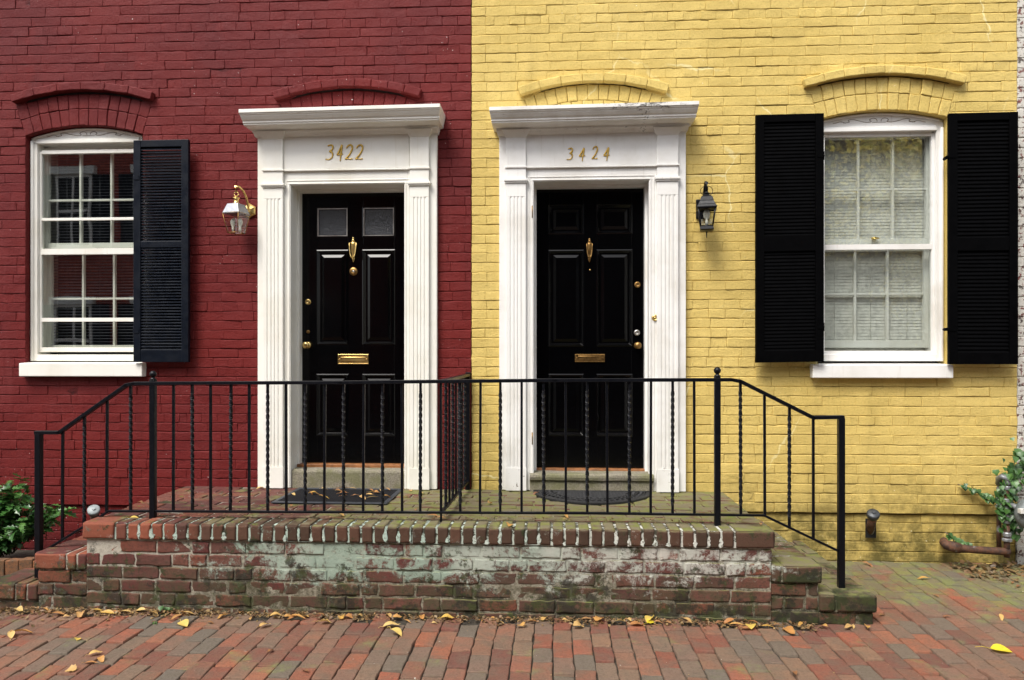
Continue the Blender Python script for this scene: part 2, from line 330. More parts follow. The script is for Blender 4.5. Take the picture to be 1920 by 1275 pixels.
# ------------------------------------------------------------------ mesh builder
rng = random.Random(7)
class MB:
    def __init__(s): s.v = []; s.f = []; s.mi = []; s.sm = []
    def add(s, vs, fs, mi=0, smooth=False):
        o = len(s.v); s.v += [Vector(v) for v in vs]
        for f in fs: s.f.append([o+i for i in f]); s.mi.append(mi); s.sm.append(smooth)
        return s
    def box(s, x0, x1, y0, y1, z0, z1, mi=0):
        if x0 > x1: x0, x1 = x1, x0
        if y0 > y1: y0, y1 = y1, y0
        if z0 > z1: z0, z1 = z1, z0
        v = [(x, y, z) for x in (x0, x1) for y in (y0, y1) for z in (z0, z1)]
        return s.add(v, [(0, 1, 3, 2), (4, 6, 7, 5), (0, 4, 5, 1), (2, 3, 7, 6), (0, 2, 6, 4), (1, 5, 7, 3)], mi)
    def hexa(s, b, t, mi=0, smooth=False):     # bottom ring, top ring
        n = len(b)
        return s.add(list(b)+list(t), [tuple(range(n))[::-1], tuple(range(n, 2*n))]+[(i, (i+1) % n, n+(i+1) % n, n+i) for i in range(n)], mi, smooth)
    def tube(s, pts, r, n=8, mi=0, smooth=True, flat=None):
        pts = [Vector(p) for p in pts]; rs = r if isinstance(r, (list, tuple)) else [r]*len(pts); rings = []
        up = Vector((0, 0, 1))
        for i, p in enumerate(pts):
            d = (pts[min(i+1, len(pts)-1)]-pts[max(i-1, 0)]).normalized()
            a = d.cross(up)
            if a.length < .05: a = d.cross(Vector((0, 1, 0)))
            if flat is not None: a = d.cross(Vector((0, 1, 0)))
            a.normalize(); b = d.cross(a).normalized()
            fy = flat if flat is not None else 1
            rings.append([p+(a*math.cos(2*math.pi*k/n)+b*math.sin(2*math.pi*k/n)*fy)*rs[i] for k in range(n)])
        v = [q for ring in rings for q in ring]; f = []
        for i in range(len(rings)-1):
            for k in range(n): f.append((i*n+k, i*n+(k+1) % n, (i+1)*n+(k+1) % n, (i+1)*n+k))
        f.append(tuple(range(n))[::-1]); f.append(tuple((len(rings)-1)*n+k for k in range(n)))
        return s.add(v, f, mi, smooth)
    def bar(s, a, b, wx, wy, mi=0, twist=0, seg=1):     # rectangular bar along a->b, section given in (side, Y)
        a, b = Vector(a), Vector(b); d = (b-a).normalized(); yv = Vector((0, 1, 0)) if abs(d.y) < .9 else Vector((0, 0, 1))
        sx = d.cross(yv).normalized(); yv = sx.cross(d).normalized(); v = []; f = []
        for i in range(seg+1):
            p = a.lerp(b, i/seg); an = twist*i/seg; c_, s_ = math.cos(an), math.sin(an)
            for u, w_ in ((-1, -1), (1, -1), (1, 1), (-1, 1)):
                uu = u*wx/2; ww = w_*wy/2
                v.append(p+sx*(uu*c_-ww*s_)+yv*(uu*s_+ww*c_))
        for i in range(seg):
            for k in range(4): f.append((i*4+k, i*4+(k+1) % 4, (i+1)*4+(k+1) % 4, (i+1)*4+k))
        f.append((3, 2, 1, 0)); f.append(tuple(seg*4+k for k in range(4)))
        return s.add(v, f, mi)
    def lathe(s, prof, c=(0, 0, 0), n=20, mi=0, axis='z', smooth=True, rot=0, sy=1):   # prof: (radius, height)
        c = Vector(c); v = []; f = []
        for r_, h in prof:
            for k in range(n):
                a = 2*math.pi*k/n+rot; p = (r_*math.cos(a), r_*math.sin(a)*sy, h)
                if axis == 'y': p = (p[0], -h, p[1])      # height runs towards the street
                v.append(c+Vector(p))
        for i in range(len(prof)-1):
            for k in range(n): f.append((i*n+k, i*n+(k+1) % n, (i+1)*n+(k+1) % n, (i+1)*n+k))
        f.append(tuple(range(n))[::-1]); f.append(tuple((len(prof)-1)*n+k for k in range(n)))
        return s.add(v, f, mi, smooth)
    def brick(s, c4, nrm, depth, nx=5, nz=3, rnd=.003, jit=.0012, mi=0, joint=.005, pout=0., ej=1., jf=1.):
        """weathered brick: c4 = four corners bl, br, tr, tl of its cell; face stands out along nrm, edges rounded back"""
        nrm = Vector(nrm).normalized(); bl, br, tr, tl = [Vector(p) for p in c4]
        W_ = (br-bl).length; H_ = (tl-bl).length
        ju, jv = joint*jf/max(W_, .001), joint/max(H_, .001)
        pout += rng.gauss(0, jit); tu, tv = rng.gauss(0, jit*.7), rng.gauss(0, jit*.7)
        def P(u, v): return bl.lerp(br, u).lerp(tl.lerp(tr, u), v)
        def steps(j, q, n): return [j, j+q, j+q*2.1]+[j+q+(1-2*j-2*q)*k/(n-1) for k in range(1, n-1)]+[1-j-q*2.1, 1-j-q, 1-j]
        us = steps(ju, rnd/W_, nx); vs_ = steps(jv, rnd/H_, nz)
        nu, nv = len(us), len(vs_); V = []; Fc = []
        for j, v in enumerate(vs_):
            for i, u in enumerate(us):
                e = (i in (0, nu-1)) + (j in (0, nv-1))
                q = P(u, v); k = -rnd*.75*((1 if j in (0, nv-1) else 0)+(min(1, jf*1.2) if i in (0, nu-1) else 0))
                wob = mn.noise(q*15)*.0032+mn.noise(q*48)*.002
                q = q+nrm*(pout+k+wob+tu*(u-.5)+tv*(v-.5))
                if i < 3 or i > nu-4: q = q+(br-bl).normalized()*mn.noise(q*37+Vector((3, 1, 7)))*.0035*ej
                if j < 3 or j > nv-4: q = q+(tl-bl).normalized()*mn.noise(q*29+Vector((9, 4, 2)))*.0035*ej
                V.append(q)
        for j in range(nv-1):
            for i in range(nu-1): Fc.append((j*nu+i, j*nu+i+1, (j+1)*nu+i+1, (j+1)*nu+i))
        ring = [i for i in range(nu)]+[j*nu+nu-1 for j in range(1, nv)]+[(nv-1)*nu+i for i in range(nu-2, -1, -1)]+[j*nu for j in range(nv-2, 0, -1)]
        o = len(V)
        for k in ring: V.append(V[k]-nrm*depth)
        m = len(ring)
        for k in range(m): Fc.append((ring[(k+1) % m], ring[k], o+k, o+(k+1) % m))
        return s.add(V, Fc, mi, True)
    def build(s, name, mats, parent=None, bevel=0, label=None):
        me = bpy.data.meshes.new(name)
        base = Vector(parent['_b']) if parent is not None and '_b' in parent else Vector((0, 0, 0))
        me.from_pydata([v-base for v in s.v], [], s.f)
        for m in (mats if isinstance(mats, (list, tuple)) else [mats]): me.materials.append(M[m] if isinstance(m, str) else m)
        me.polygons.foreach_set('material_index', s.mi); me.polygons.foreach_set('use_smooth', s.sm); me.update()
        o = bpy.data.objects.new(name, me); scene.collection.objects.link(o)
        if parent is not None: o.parent = parent; o['_b'] = tuple(base)
        if label: o['label'] = label
        if bevel:
            b = o.modifiers.new('bevel', 'BEVEL'); b.width = bevel; b.segments = 2; b.limit_method = 'ANGLE'; b.angle_limit = R(40)
        return o
def thing(name, loc, label, cat, group=None):
    o = bpy.data.objects.new(name, None); scene.collection.objects.link(o); o.location = loc; o['_b'] = tuple(loc)
    o['label'] = label; o['category'] = cat
    if group: o['group'] = group
    return o
def structure(o, k='structure'): o['kind'] = k; return o
def tag(o, label, cat, group=None):
    o['label'] = label; o['category'] = cat
    if group: o['group'] = group
    return o

# ------------------------------------------------------------------ ground
def gz(x, y):     # gentle rise towards the houses, with settled dips
    base = .035*max(0., min(1., (y+1.3)/1.3))
    return base + .012*mn.noise(Vector((x*.9, y*.9, 3)))+.005*mn.noise(Vector((x*3.1, y*3.1, 9)))
STX0, STX1, STY = X(160, -1.22), X(1448, -1.22), -1.22      # stoop
mb = MB(); n = 60
gv = []; gf = []
for j in range(21):
    for i in range(61):
        x_ = -9+18*i/60; y_ = -3.3+3.3*j/20
        gv.append((x_, y_+.0, gz(x_, y_)-.014))
for j in range(20):
    for i in range(60): gf.append((j*61+i, j*61+i+1, (j+1)*61+i+1, (j+1)*61+i))
mb.add(gv, gf, 0, True); structure(mb.build('soil', 'earth'))
mb = MB(); cw, cl = .1035, .192
for c in range(-62, 64):
    x0 = c*cw; off = (c % 2)*cl*.5+rng.uniform(-.03, .03); y = -3.32+off
    while y < -.0:
        L_ = cl*rng.uniform(.95, 1.05); y1 = min(y+L_, -.004)
        if y1-y > .04:
            def wp(xx, yy): return xx+.012*mn.noise(Vector((xx*.8, yy*1.4, 5)))+.05*math.sin(yy*.5)*mn.noise(Vector((xx*.25, 0, 1)))
            cx_ = x0+cw/2; cy_ = (y+y1)/2
            if not (STX0-.28 < cx_ < STX1+.26 and cy_ > STY+.05):
                cs = [Vector((wp(a, b), b, gz(a, b))) for a, b in ((x0, y), (x0+cw, y), (x0+cw, y1), (x0, y1))]
                # a strip of bare soil and litter runs along the foot of the stoop
                if not (cx_ < STX1+.2 and STY-.05 < cy_ ) :
                    mb.brick(cs, (0, 0, 1), .03, 3, 4, .004, .0032, 0, .007, 0., 2.0, .5)
        y += L_
structure(mb.build('pavement', 'paver'))
mb = MB(); mb.box(-30, 30, -3.5, -3.33, -.3, .0); structure(mb.build('kerb', 'kerbstone', bevel=.01))
mb = MB(); mb.add([(-60, -9.5, -.13), (60, -9.5, -.13), (60, -3.5, -.13), (-60, -3.5, -.13)], [(0, 1, 2, 3)]); structure(mb.build('road', 'asphalt'))
mb = MB(); mb.box(-60, 60, -12.4, -9.5, -.3, .0); structure(mb.build('opposite_pavement', 'paver'))
mb = MB(); mb.add([(-300, -300, -.31), (300, -300, -.31), (300, 300, -.31), (-300, 300, -.31)], [(0, 1, 2, 3)]); structure(mb.build('ground', 'asphalt'))

# ------------------------------------------------------------------ brick walls with openings
COURSE, BL = .0716, .236
class Opening:
    def __init__(s, xl, xr, zb, zs, Rin=None, Rout=None, cx=None, cz=None):
        s.xl, s.xr, s.zb, s.zs, s.Rin, s.Rout, s.cx, s.cz = xl, xr, zb, zs, Rin, Rout, cx, cz
        if Rin: s.phi = math.asin((xr-xl)/2/Rin)
    def at(s, z):
        if z < s.zb: return None
        if z < s.zs: return (s.xl, s.xr)
        if s.Rin and z < s.cz+s.Rout:
            dz = z-s.cz; h = min(math.sqrt(max(0, s.Rout**2-dz*dz)), dz*math.tan(s.phi)); return (s.cx-h, s.cx+h)
        return None
def brick_wall(mb, xa, xb, za, zb, ops, seed, recess_below=None, rin=.012):
    rg = random.Random(seed); k = 0; z = za
    while z < zb:
        h = COURSE*rg.uniform(.97, 1.03); z1 = z+h
        yy = rin if recess_below and z1 < recess_below+.02 else 0.
        zm = (z+z1)/2; iv = [(xa, xa, xb, xb)]
        for o in ops:
            if not o.at(zm): continue
            lo = o.at(z+.002) or o.at(zm); hi = o.at(z1-.002) or o.at(zm); new = []
            for a0, a1, b0, b1 in iv:
                if lo[1] <= a0 or lo[0] >= b0: new.append((a0, a1, b0, b1)); continue
                if lo[0] > a0: new.append((a0, a1, lo[0], hi[0]))
                if lo[1] < b0: new.append((lo[1], hi[1], b0, b1))
            iv = new
        header = (k % 6 == 3); pitch = BL/2 if header else BL
        wv = lambda x_: .003*mn.noise(Vector((x_*1.1, z*2, seed)))
        for a0, a1, b0, b1 in iv:
            if b0-a0 < .01: continue
            # joint sheet behind the bricks
            mb.add([(a0, yy+.006, z), (b0, yy+.006, z), (b1, yy+.006, z1), (a1, yy+.006, z1)], [(0, 1, 2, 3)], 1)
            x_ = xa-(0 if k % 2 else pitch*.5)-rg.uniform(0, .02)-BL
            cuts = []
            while x_ < b0+BL:
                x_ += pitch*(.5 if rg.random() < .05 else 1)*rg.uniform(.97, 1.03)
                if a0+.035 < x_ < b0-.035: cuts.append(x_)
            xs = [a0]+cuts+[b0]; xt = [a1]+[c_+rg.gauss(0, .0015) for c_ in cuts]+[b1]
            for i in range(len(xs)-1):
                if xs[i] > 5.2 or xs[i+1] < -5.6: nx = 3
                else: nx = 5
                mb.brick([(xs[i], yy, z+wv(xs[i])), (xs[i+1], yy, z+wv(xs[i+1])), (xt[i+1], yy, z1+wv(xt[i+1])), (xt[i], yy, z1+wv(xt[i]))], (0, -1, 0), .014, nx, 3, rg.uniform(.002, .0042), .0016, 0, rg.choice([.0005, .0012, .002, .0028])*rg.uniform(.8, 1.2), 0., 1.25, rg.choice([.08, .2, .4, .75]))
        z = z1; k += 1
    return z
def arc_bricks(mb, cx, cz, Ra, Rb, a0, a1, num, y, jit=.0012, out=0., depth=.014):
    """bricks between two radii, angles measured from the vertical"""
    for i in range(num):
        p0 = a0+(a1-a0)*i/num; p1 = a0+(a1-a0)*(i+1)/num
        P = lambda r_, a: (cx+r_*math.sin(a), y, cz+r_*math.cos(a))
        mb.brick([P(Ra, p0), P(Ra, p1), P(Rb, p1), P(Rb, p0)], (0, -1, 0), depth, 3, 4, rng.uniform(.0025, .0045), jit*1.5, 0, rng.uniform(.0008, .003), out, 1.7)
def door_arch(pl, pr, plow, ptop):
    c = (pl+pr)/2; xl, xr = X(pl)+.02, X(pr)-.02; h = (xr-xl)/2; zt, zs = Z(c, ptop), Z(c, plow); s_ = zt-zs; Rb = (h*h+s_*s_)/(2*s_)
    o = Opening(xl, xr, 0, 0, Rb-.25, Rb, (xl+xr)/2, zt-Rb); o.phi = math.asin(h/Rb)
    o.zb = o.zs = o.cz+o.Rin*math.cos(o.phi); return o
def rings(mb, o, gap=.012):
    cx, cz = o.cx, o.cz; ph = o.phi; mid = (o.Rin+o.Rout)/2; N = 24
    v = []; f = []
    for i in range(N+1):
        a = -ph+2*ph*i/N
        for r_ in (o.Rin, o.Rout): v.append((cx+r_*math.sin(a), .0075, cz+r_*math.cos(a)))
    for i in range(N): f.append((2*i, 2*i+2, 2*i+3, 2*i+1))
    mb.add(v, f, 1)
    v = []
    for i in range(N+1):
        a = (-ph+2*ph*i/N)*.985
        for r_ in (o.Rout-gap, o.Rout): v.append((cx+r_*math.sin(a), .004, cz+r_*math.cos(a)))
    mb.add(v, f, 2)  # dark arc painted as the shadow line beneath the hood
    arc_bricks(mb, cx, cz, o.Rin, mid, -ph, ph, round(2*ph*o.Rin/.073), 0, out=.001)
    arc_bricks(mb, cx, cz, mid, o.Rout-gap*.9, -ph, ph, round(2*ph*mid/.077), 0, out=.001)
def reveal(mb, o, d):
    xl, xr = o.xl, o.xr; N = 20; pts = [(xl, o.zb), (xl, o.zs)]
    for i in range(1, N):
        a = -o.phi+2*o.phi*i/N; pts.append((o.cx+o.Rin*math.sin(a), o.cz+o.Rin*math.cos(a)))
    pts += [(xr, o.zs), (xr, o.zb)]
    v = []; f = []
    for x_, z_ in pts: v += [(x_, -.001, z_), (x_, d, z_)]
    for i in range(len(pts)-1): f.append((2*i, 2*i+1, 2*i+3, 2*i+2))
    mb.add(v, f, 0)
def hood(cx, cz, Rb, half, name, mat, parent, num, ends=(1, 1)):
    mb = MB(); ph = math.asin(half/Rb); Rt = Rb+.062
    for i in range(num):
        p0 = -ph+2*ph*i/num; p1 = -ph+2*ph*(i+1)/num
        P = lambda r_, a: (cx+r_*math.sin(a), -.004, cz+r_*math.cos(a))
        mb.brick([P(Rb, p0), P(Rb, p1), P(Rt, p1), P(Rt, p0)], (0, -1, 0), .07, 5, 3, .004, .0018, 0, .0012, .044)
    return mb.build(name, mat, parent)

XB = X(884)                 # party line between the houses
XE = X(1907)                # right end of the yellow house
def pxR(px, py, Y=0): return W(px, py, Y)
PXS = lambda px: W(px, 600).x
def mk_open(pl, pr, pb, ps, ptop, pouter):
    cpx = (pl+pr)/2; xl, xr = X(pl), X(pr); cx = (xl+xr)/2
    zs, zt, zo = Z(cpx, ps), Z(cpx, ptop), Z(cpx, pouter); h = (xr-xl)/2; s_ = zt-zs
    Rin = (h*h+s_*s_)/(2*s_); cz = zt-Rin
    return Opening(xl, xr, Z(cpx, pb), zs, Rin, zo-cz, cx, cz)
WINL = mk_open(48, 267, 690, 253, 235, 173)
WINR = mk_open(1534, 1777, 690, 222, 206, 143)
def mk_door(pl, pr, pt): c = (pl+pr)/2; return Opening(X(pl), X(pr), -.1, Z(c, pt))
DAL = door_arch(518, 788, 187, 166); DAR = door_arch(976, 1249, 179, 156)
DOL = mk_door(536, 775, 330); DOR = mk_door(992, 1228, 330)

red = thing('row_house', (X(440), 0, 0), 'dark red painted brick house on the left with white window and door surround', 'house')
yel = thing('row_house', (X(1400), 0, 0), 'yellow painted brick house on the right with two black shutters', 'house')
nb = thing('row_house', (X(1950), 0, 0), 'neighbouring house with peeling white paint over red brick at right edge', 'house')
ZL = Z(400, 948)
def shell(mb, xa, xb, ztop, mi=0):
    D = 8.; zt = 7.6
    mb.add([(xa, 0, ztop), (xb, 0, ztop), (xb, 0, zt), (xa, 0, zt)], [(0, 1, 2, 3)], mi)
    mb.add([(xa, .02, -.3), (xa, D, -.3), (xa, D, zt), (xa, .02, zt)], [(0, 1, 2, 3)], mi)
    mb.add([(xb, .02, -.3), (xb, D, -.3), (xb, D, zt), (xb, .02, zt)], [(3, 2, 1, 0)], mi)
    mb.add([(xa, D, -.3), (xb, D, -.3), (xb, D, zt), (xa, D, zt)], [(3, 2, 1, 0)], mi)
for h, xa, xb, ops, m, mj, sd_, xo in ((red, -7.6, XB-.002, [WINL, DOL, DAL], 'red', 'redj', 11, 'gap_shade'), (yel, XB+.002, XE, [WINR, DOR, DAR], 'yellow', 'yellowj', 23, 'gap_shade2')):
    mb = MB(); zt = brick_wall(mb, xa, xb, -.05, 5.0, ops, sd_, ZL, .024)
    for o in ops:
        if o.Rin: rings(mb, o, .014 if xo == 'gap_shade' else .007)
        if o in (WINL, WINR): reveal(mb, o, .16)
    shell(mb, xa, xb, zt); x_ = xa
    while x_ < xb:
        x2 = min(xb, x_+rng.uniform(.1, .4)); zl_ = ZL+COURSE*.0; mb.add([(x_, .021, zl_-.012), (x2, .021, zl_-.012), (x2, .021, zl_+.04), (x_, .021, zl_+.04)], [(0, 1, 2, 3)], 2); x_ = x2  # dark strip painted as the shadow line below the ledge
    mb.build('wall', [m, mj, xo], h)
    mb = MB(); mb.box(xa, xb, -.25, 8.2, 7.6, 7.8); mb.build('roof', 'asphalt', h)
mb = MB(); zt = brick_wall(mb, XE+.004, 9, -.05, 5.0, [], 31); shell(mb, XE+.004, 9, zt); mb.build('wall', ['peel', 'peel'], nb)
mb = MB(); mb.box(XE+.004, 9, -.25, 8.2, 7.6, 7.8); mb.build('roof', 'asphalt', nb)
def hoodpx(pl, pr, plow, ptop, mat, parent, num):
    c = (pl+pr)/2; xl, xr = X(pl), X(pr); h = (xr-xl)/2; zt, zs = Z(c, ptop), Z(c, plow); s_ = zt-zs; Rb = (h*h+s_*s_)/(2*s_)
    hood((xl+xr)/2, zt-Rb, Rb, h, 'arch_hood', mat, parent, num)
hoodpx(30, 288, 193, 172, 'red', red, 6); hoodpx(518, 788, 187, 166, 'red', red, 9)
hoodpx(976, 1249, 179, 156, 'yellow', yel, 7); hoodpx(1507, 1803, 164, 142, 'yellow', yel, 8)

# ------------------------------------------------------------------ door surrounds
def cornice(mb, xl, xr, zt, k=1.0, yb=-.05, tilt=0., mi=0):
    prof = [(.0, 0), (.205, 0), (.205, -.026), (.197, -.03), (.197, -.036), (.19, -.039), (.186, -.048), (.172, -.066), (.16, -.076), (.16, -.088), (.152, -.091), (.152, -.1),
            (.144, -.102), (.05, -.108), (.05, -.122), (.034, -.134), (.022, -.15), (0, -.152)]
    v = []; f = []
    for o_, z_ in prof:
        o_ = o_*k
        for (x_, y_) in ((xl-o_*.25, .012), (xl-o_*.25, yb-o_), (xr+o_*.25, yb-o_), (xr+o_*.25, .012)):
            v.append((x_, y_, zt+z_*k+tilt*(x_-xl)/(xr-xl)))
    n = len(prof)
    for i in range(n-1):
        for j in range(3): f.append((i*4+j, i*4+j+1, (i+1)*4+j+1, (i+1)*4+j)[::-1])
    f.append((0, 1, 2, 3)); f.append(((n-1)*4+3, (n-1)*4+2, (n-1)*4+1, (n-1)*4))
    mb.add(v, f, mi)
DIG = {'3': [[(.1, .93), (.3, 1.0), (.62, .98), (.7, .82), (.6, .66), (.38, .56), (.62, .5), (.74, .34), (.68, .14), (.42, .02), (.12, .0), (-.02, .04)]],
       '4': [[(.62, 1.0), (.4, .7), (.18, .44), (.06, .32), (.4, .33), (.86, .36)], [(.66, .98), (.6, .6), (.54, .3), (.5, -.1)]],
       '2': [[(.1, .78), (.22, .94), (.46, 1.02), (.68, .94), (.72, .74), (.6, .5), (.38, .26), (.08, .03), (.3, .06), (.56, .02), (.82, .06)]]}
def smooth(pts, n=5):
    out = []; P = [Vector((*p, 0)) for p in pts]
    for i in range(len(P)-1):
        p0 = P[max(i-1, 0)]; p1 = P[i]; p2 = P[i+1]; p3 = P[min(i+2, len(P)-1)]
        for k in range(n):
            t = k/n; out.append(.5*((2*p1)+(-p0+p2)*t+(2*p0-5*p1+4*p2-p3)*t*t+(-p0+3*p1-3*p2+p3)*t**3))
    return out+[P[-1]]
def number(ch, px0, px1, py1, py0, Y, parent, th, mat='gilt'):
    a = W(px0, py0, Y); b = W(px1, py1, Y); mb = MB(); w_ = (b.x-a.x); h_ = b.z-a.z
    for st in DIG[ch]:
        q = smooth(st, 4); n = len(q)
        pts = [Vector((a.x+w_*(p.x*.85+.1*p.y), Y, a.z+h_*p.y)) for p in q]
        rs = [th*(.55+.6*abs(math.sin(3.1*i/n+.5))) for i in range(n)]
        mb.tube(pts, rs, 6, 0, True, .55)
    mb.build('house_number', mat, parent)

def surround(house, P, mat, cmat, digits):
    """P: pixel edges read off the photograph for this doorway (front of the casing at yf, pilasters a little prouder)"""
    yf, yp = -.045, -.072
    s = MB()
    xo0, xo1 = X(P['o0'], yf), X(P['o1'], yf); xi0, xi1 = X(P['i0'], yf), X(P['i1'], yf)
    cpx = (P['o0']+P['o1'])/2
    zb = P['zb']; zh = Z(cpx, P['head'], yf); ztop = Z(cpx, P['ct'], -.25)
    zcb = ztop-.15
    g = thing_part('door_surround', house)
    s.box(xo0, xi0, yf, .02, zb, zh); s.box(xi1, xo1, yf, .02, zb, zh); s.box(xo0, xo1, yf, .02, zh, zcb+.02)
    # jamb linings run back to the door, in two steps
    yd = P['yd']
    s.box(xi0-.04, xi0-.003, .021, yd, zb, zh+.03); s.box(xi1+.003, xi1+.04, .021, yd, zb, zh+.03); s.box(xi0-.04, xi1+.04, .021, yd, zh+.003, zh+.05)
    s.box(xi0-.003, xi0+.016, yd-.085, yd+.03, zb, zh+.003); s.box(xi1-.016, xi1+.003, yd-.085, yd+.03, zb, zh+.003); s.box(xi0+.016, xi1-.016, yd-.083, yd+.03, zh-.018, zh+.003)
    # beads round the opening
    for k, (o_, t_) in enumerate(((.006, .006), (.03, .004))):
        s.box(xi0-o_-.008, xi0-o_, yf-t_, yf+.001, zb, zh+o_); s.box(xi1+o_, xi1+o_+.008, yf-t_, yf+.001, zb, zh+o_); s.box(xi0-o_-.008, xi1+o_+.008, yf-t_-.0006, yf+.001, zh+o_, zh+o_+.008)
    s.build('casing', mat, g, .0025)
    # entablature face, recessed panel lines
    f = MB(); zb1 = Z(cpx, P['band'], yf)
    f.box(X(P['p0'][1], yf), X(P['p1'][0], yf), yf-.01, yf-.002, zb1, zcb+.015)
    f.box(X(P['p0'][1], yf), X(P['p1'][0], yf), yf-.02, yf-.0005, zb1-.014, zb1-.002)
    f.build('frieze', mat, g, .003)
    for (a, b) in (P['p0'], P['p1']):
        x0, x1 = X(a, yp), X(b, yp); m = MB()
        zc0, zc1 = Z(cpx, P['cap'], yp), zcb+.02
        z_fl = Z(cpx, P['flt'], yp); z_fb = Z(cpx, P['flb'], yp)
        # shaft: plain, with four ribs between three flutes
        m.box(x0, x1, yp+.0045, yf, z_fb, z_fl)
        W_ = x1-x0; ribs = [(0, .18), (.27, .38), (.47, .55), (.64, .75), (.84, 1)]
        ribs = [(0., .2), (.28, .40), (.47, .57), (.64, .76), (.86, 1.)] if W_ > .1 else ribs
        for r0, r1 in ribs: m.box(x0+W_*r0, x0+W_*r1, yp, yp+.0046, z_fb, z_fl)
        m.box(x0, x1, yp, yf, z_fl, zc0-.002)
        m.box(x0-.004, x1+.004, yp-.006, yf, zb, z_fb-.001)                 # plinth
        m.box(x0, x1, yp, yf, zc0+.03, zc1)                                # block above the capital
        m.box(x0-.008, x1+.008, yp-.010, yf, zc0-.0, zc0+.012); m.box(x0-.014, x1+.014, yp-.018, yf, zc0+.012, zc0+.03)
        m.box(x0-.008, x1+.008, yp-.010, yf, zb1-.014, zb1+.0)
        m.hexa([(x0, yf, zcb-.02), (x1, yf, zcb-.02), (x1, yp, zcb-.02), (x0, yp, zcb-.02)], [(x0-.03, yf, zcb+.03), (x1+.03, yf, zcb+.03), (x1+.03, yp-.04, zcb+.03), (x0-.03, yp-.04, zcb+.03)])
        m.build('pilaster', mat, g, .0022)
    c = MB(); cornice(c, xo0-.005, xo1+.005, ztop, P.get('ck', 1), yf-.005, P['tilt']); c.build('cornice', cmat, g, .002)
    for ch, (a, b, t, bt) in zip(digits[0], digits[1]): number(ch, a, b, t, bt, yf-.014, g, digits[2])
    return g, xi0, xi1, zh
def thing_part(name, parent):      # an Empty between a thing and its sub-parts
    o = bpy.data.objects.new(name, None); scene.collection.objects.link(o); o.parent = parent; o['_b'] = parent['_b']; return o

PT = .53
PL = dict(o0=483, o1=819, i0=545, i1=758, p0=(493, 530), p1=(768, 804), zb=PT+.004, head=346, ct=201, band=317, cap=350, flt=371, flb=876, yd=.185, tilt=.012)
PR = dict(o0=936, o1=1286, i0=1001, i1=1217, p0=(949, 986), p1=(1232, 1272), zb=PT+.004, head=339, ct=197, band=311, cap=341, flt=367, flb=878, yd=.16, tilt=.014)
NL = ('3422', [(611, 630, 272, 299), (631, 647, 271, 299), (646, 667, 272, 299), (665, 686, 272, 299)], .0062)
NR = ('3424', [(1063, 1078, 278, 299), (1085, 1101, 277, 300), (1109, 1125, 275, 298), (1131, 1147, 276, 299)], .0054)
sl_, lx0, lx1, lzh = surround(red, PL, 'white', 'white', NL)
sr_, rx0, rx1, rzh = surround(yel, PR, 'oldwhite', 'stained', NR)

# ------------------------------------------------------------------ doors
def door(house, x0, x1, z0, z1, Y, P, glazed):
    d = thing_part('door', house); m = MB(); rec = .016
    cols = [(X(a, Y), X(b, Y)) for a, b in P['cols']]; rows = [(Z(P['c'], b, Y), Z(P['c'], t, Y)) for t, b in P['rows']]
    m.box(x0, x1, Y+rec, Y+.05, z0, z1)
    xs = [x0, cols[0][0], cols[0][1], cols[1][0], cols[1][1], x1]
    for a, b in ((xs[0], xs[1]), (xs[2], xs[3]), (xs[4], xs[5])): m.box(a, b, Y, Y+rec+.001, z0, z1)
    zz = sorted(rows); ze = [z0]+[q for r_ in zz for q in r_]+[z1]
    for a, b in ((xs[1], xs[2]), (xs[3], xs[4])):
        for k in range(0, len(ze), 2): m.box(a, b, Y, Y+rec+.001, ze[k], ze[k+1])
    for ri, (zb, zt) in enumerate(zz):
        for a, b in cols:
            # moulding sloping back to the panel, then the raised field
            def ring(o0, y0, o1, y1):
                q0 = [(a+o0, y0, zb+o0), (b-o0, y0, zb+o0), (b-o0, y0, zt-o0), (a+o0, y0, zt-o0)]
                q1 = [(a+o1, y1, zb+o1), (b-o1, y1, zb+o1), (b-o1, y1, zt-o1), (a+o1, y1, zt-o1)]
                m.add(q0+q1, [(0, 1, 5, 4), (1, 2, 6, 5), (2, 3, 7, 6), (3, 0, 4, 7)])
                return q1
            ring(0, Y-.004, .0, Y+.002); ring(-.008, Y-.0005, 0, Y-.004); ring(0, Y-.004, .018, Y+.014)
            if glazed and ri == len(zz)-1:
                gmb = MB(); gmb.box(a+.008, b-.008, Y+.008, Y+.012, zb+.008, zt-.008); gmb.build('glass_light', 'pebble', d)
                lm = MB()
                for q in ((a+.002, a+.009, zb+.002, zt-.002), (b-.009, b-.002, zb+.002, zt-.002)): lm.box(q[0], q[1], Y-.002, Y+.012, q[2], q[3])
                lm.box(a+.009, b-.009, Y-.002, Y+.012, zb+.002, zb+.008); lm.box(a+.009, b-.009, Y-.002, Y+.012, zt-.008, zt-.002)
                lm.build('glazing_bead', 'nickel', d)
            else:
                q1 = ring(.03, Y+.0155, .052, Y+.006); m.add(q1, [(0, 1, 2, 3)])
    m.build('leaf_panel', 'door', d, .0015)
    return d
YL, YR = .165, .14
dl = door(red, lx0+.0, lx1-.0, Z(660, 868, YL), lzh+.0, YL, dict(c=655, cols=[(595, 652), (681, 739)], rows=[(390, 443), (470, 645), (703, 816)]), True)
dr = door(yel, rx0+.0, rx1-.0, Z(1108, 877, YR), rzh+.0, YR, dict(c=1108, cols=[(1030, 1093), (1120, 1184)], rows=[(385, 437), (470, 648), (703, 816)]), False)
def lat(px, py, Y, prof, name, mat, parent, n=24):
    m = MB(); m.lathe(prof, W(px, py, Y), n, 0, 'y'); return m.build(name, mat, parent)
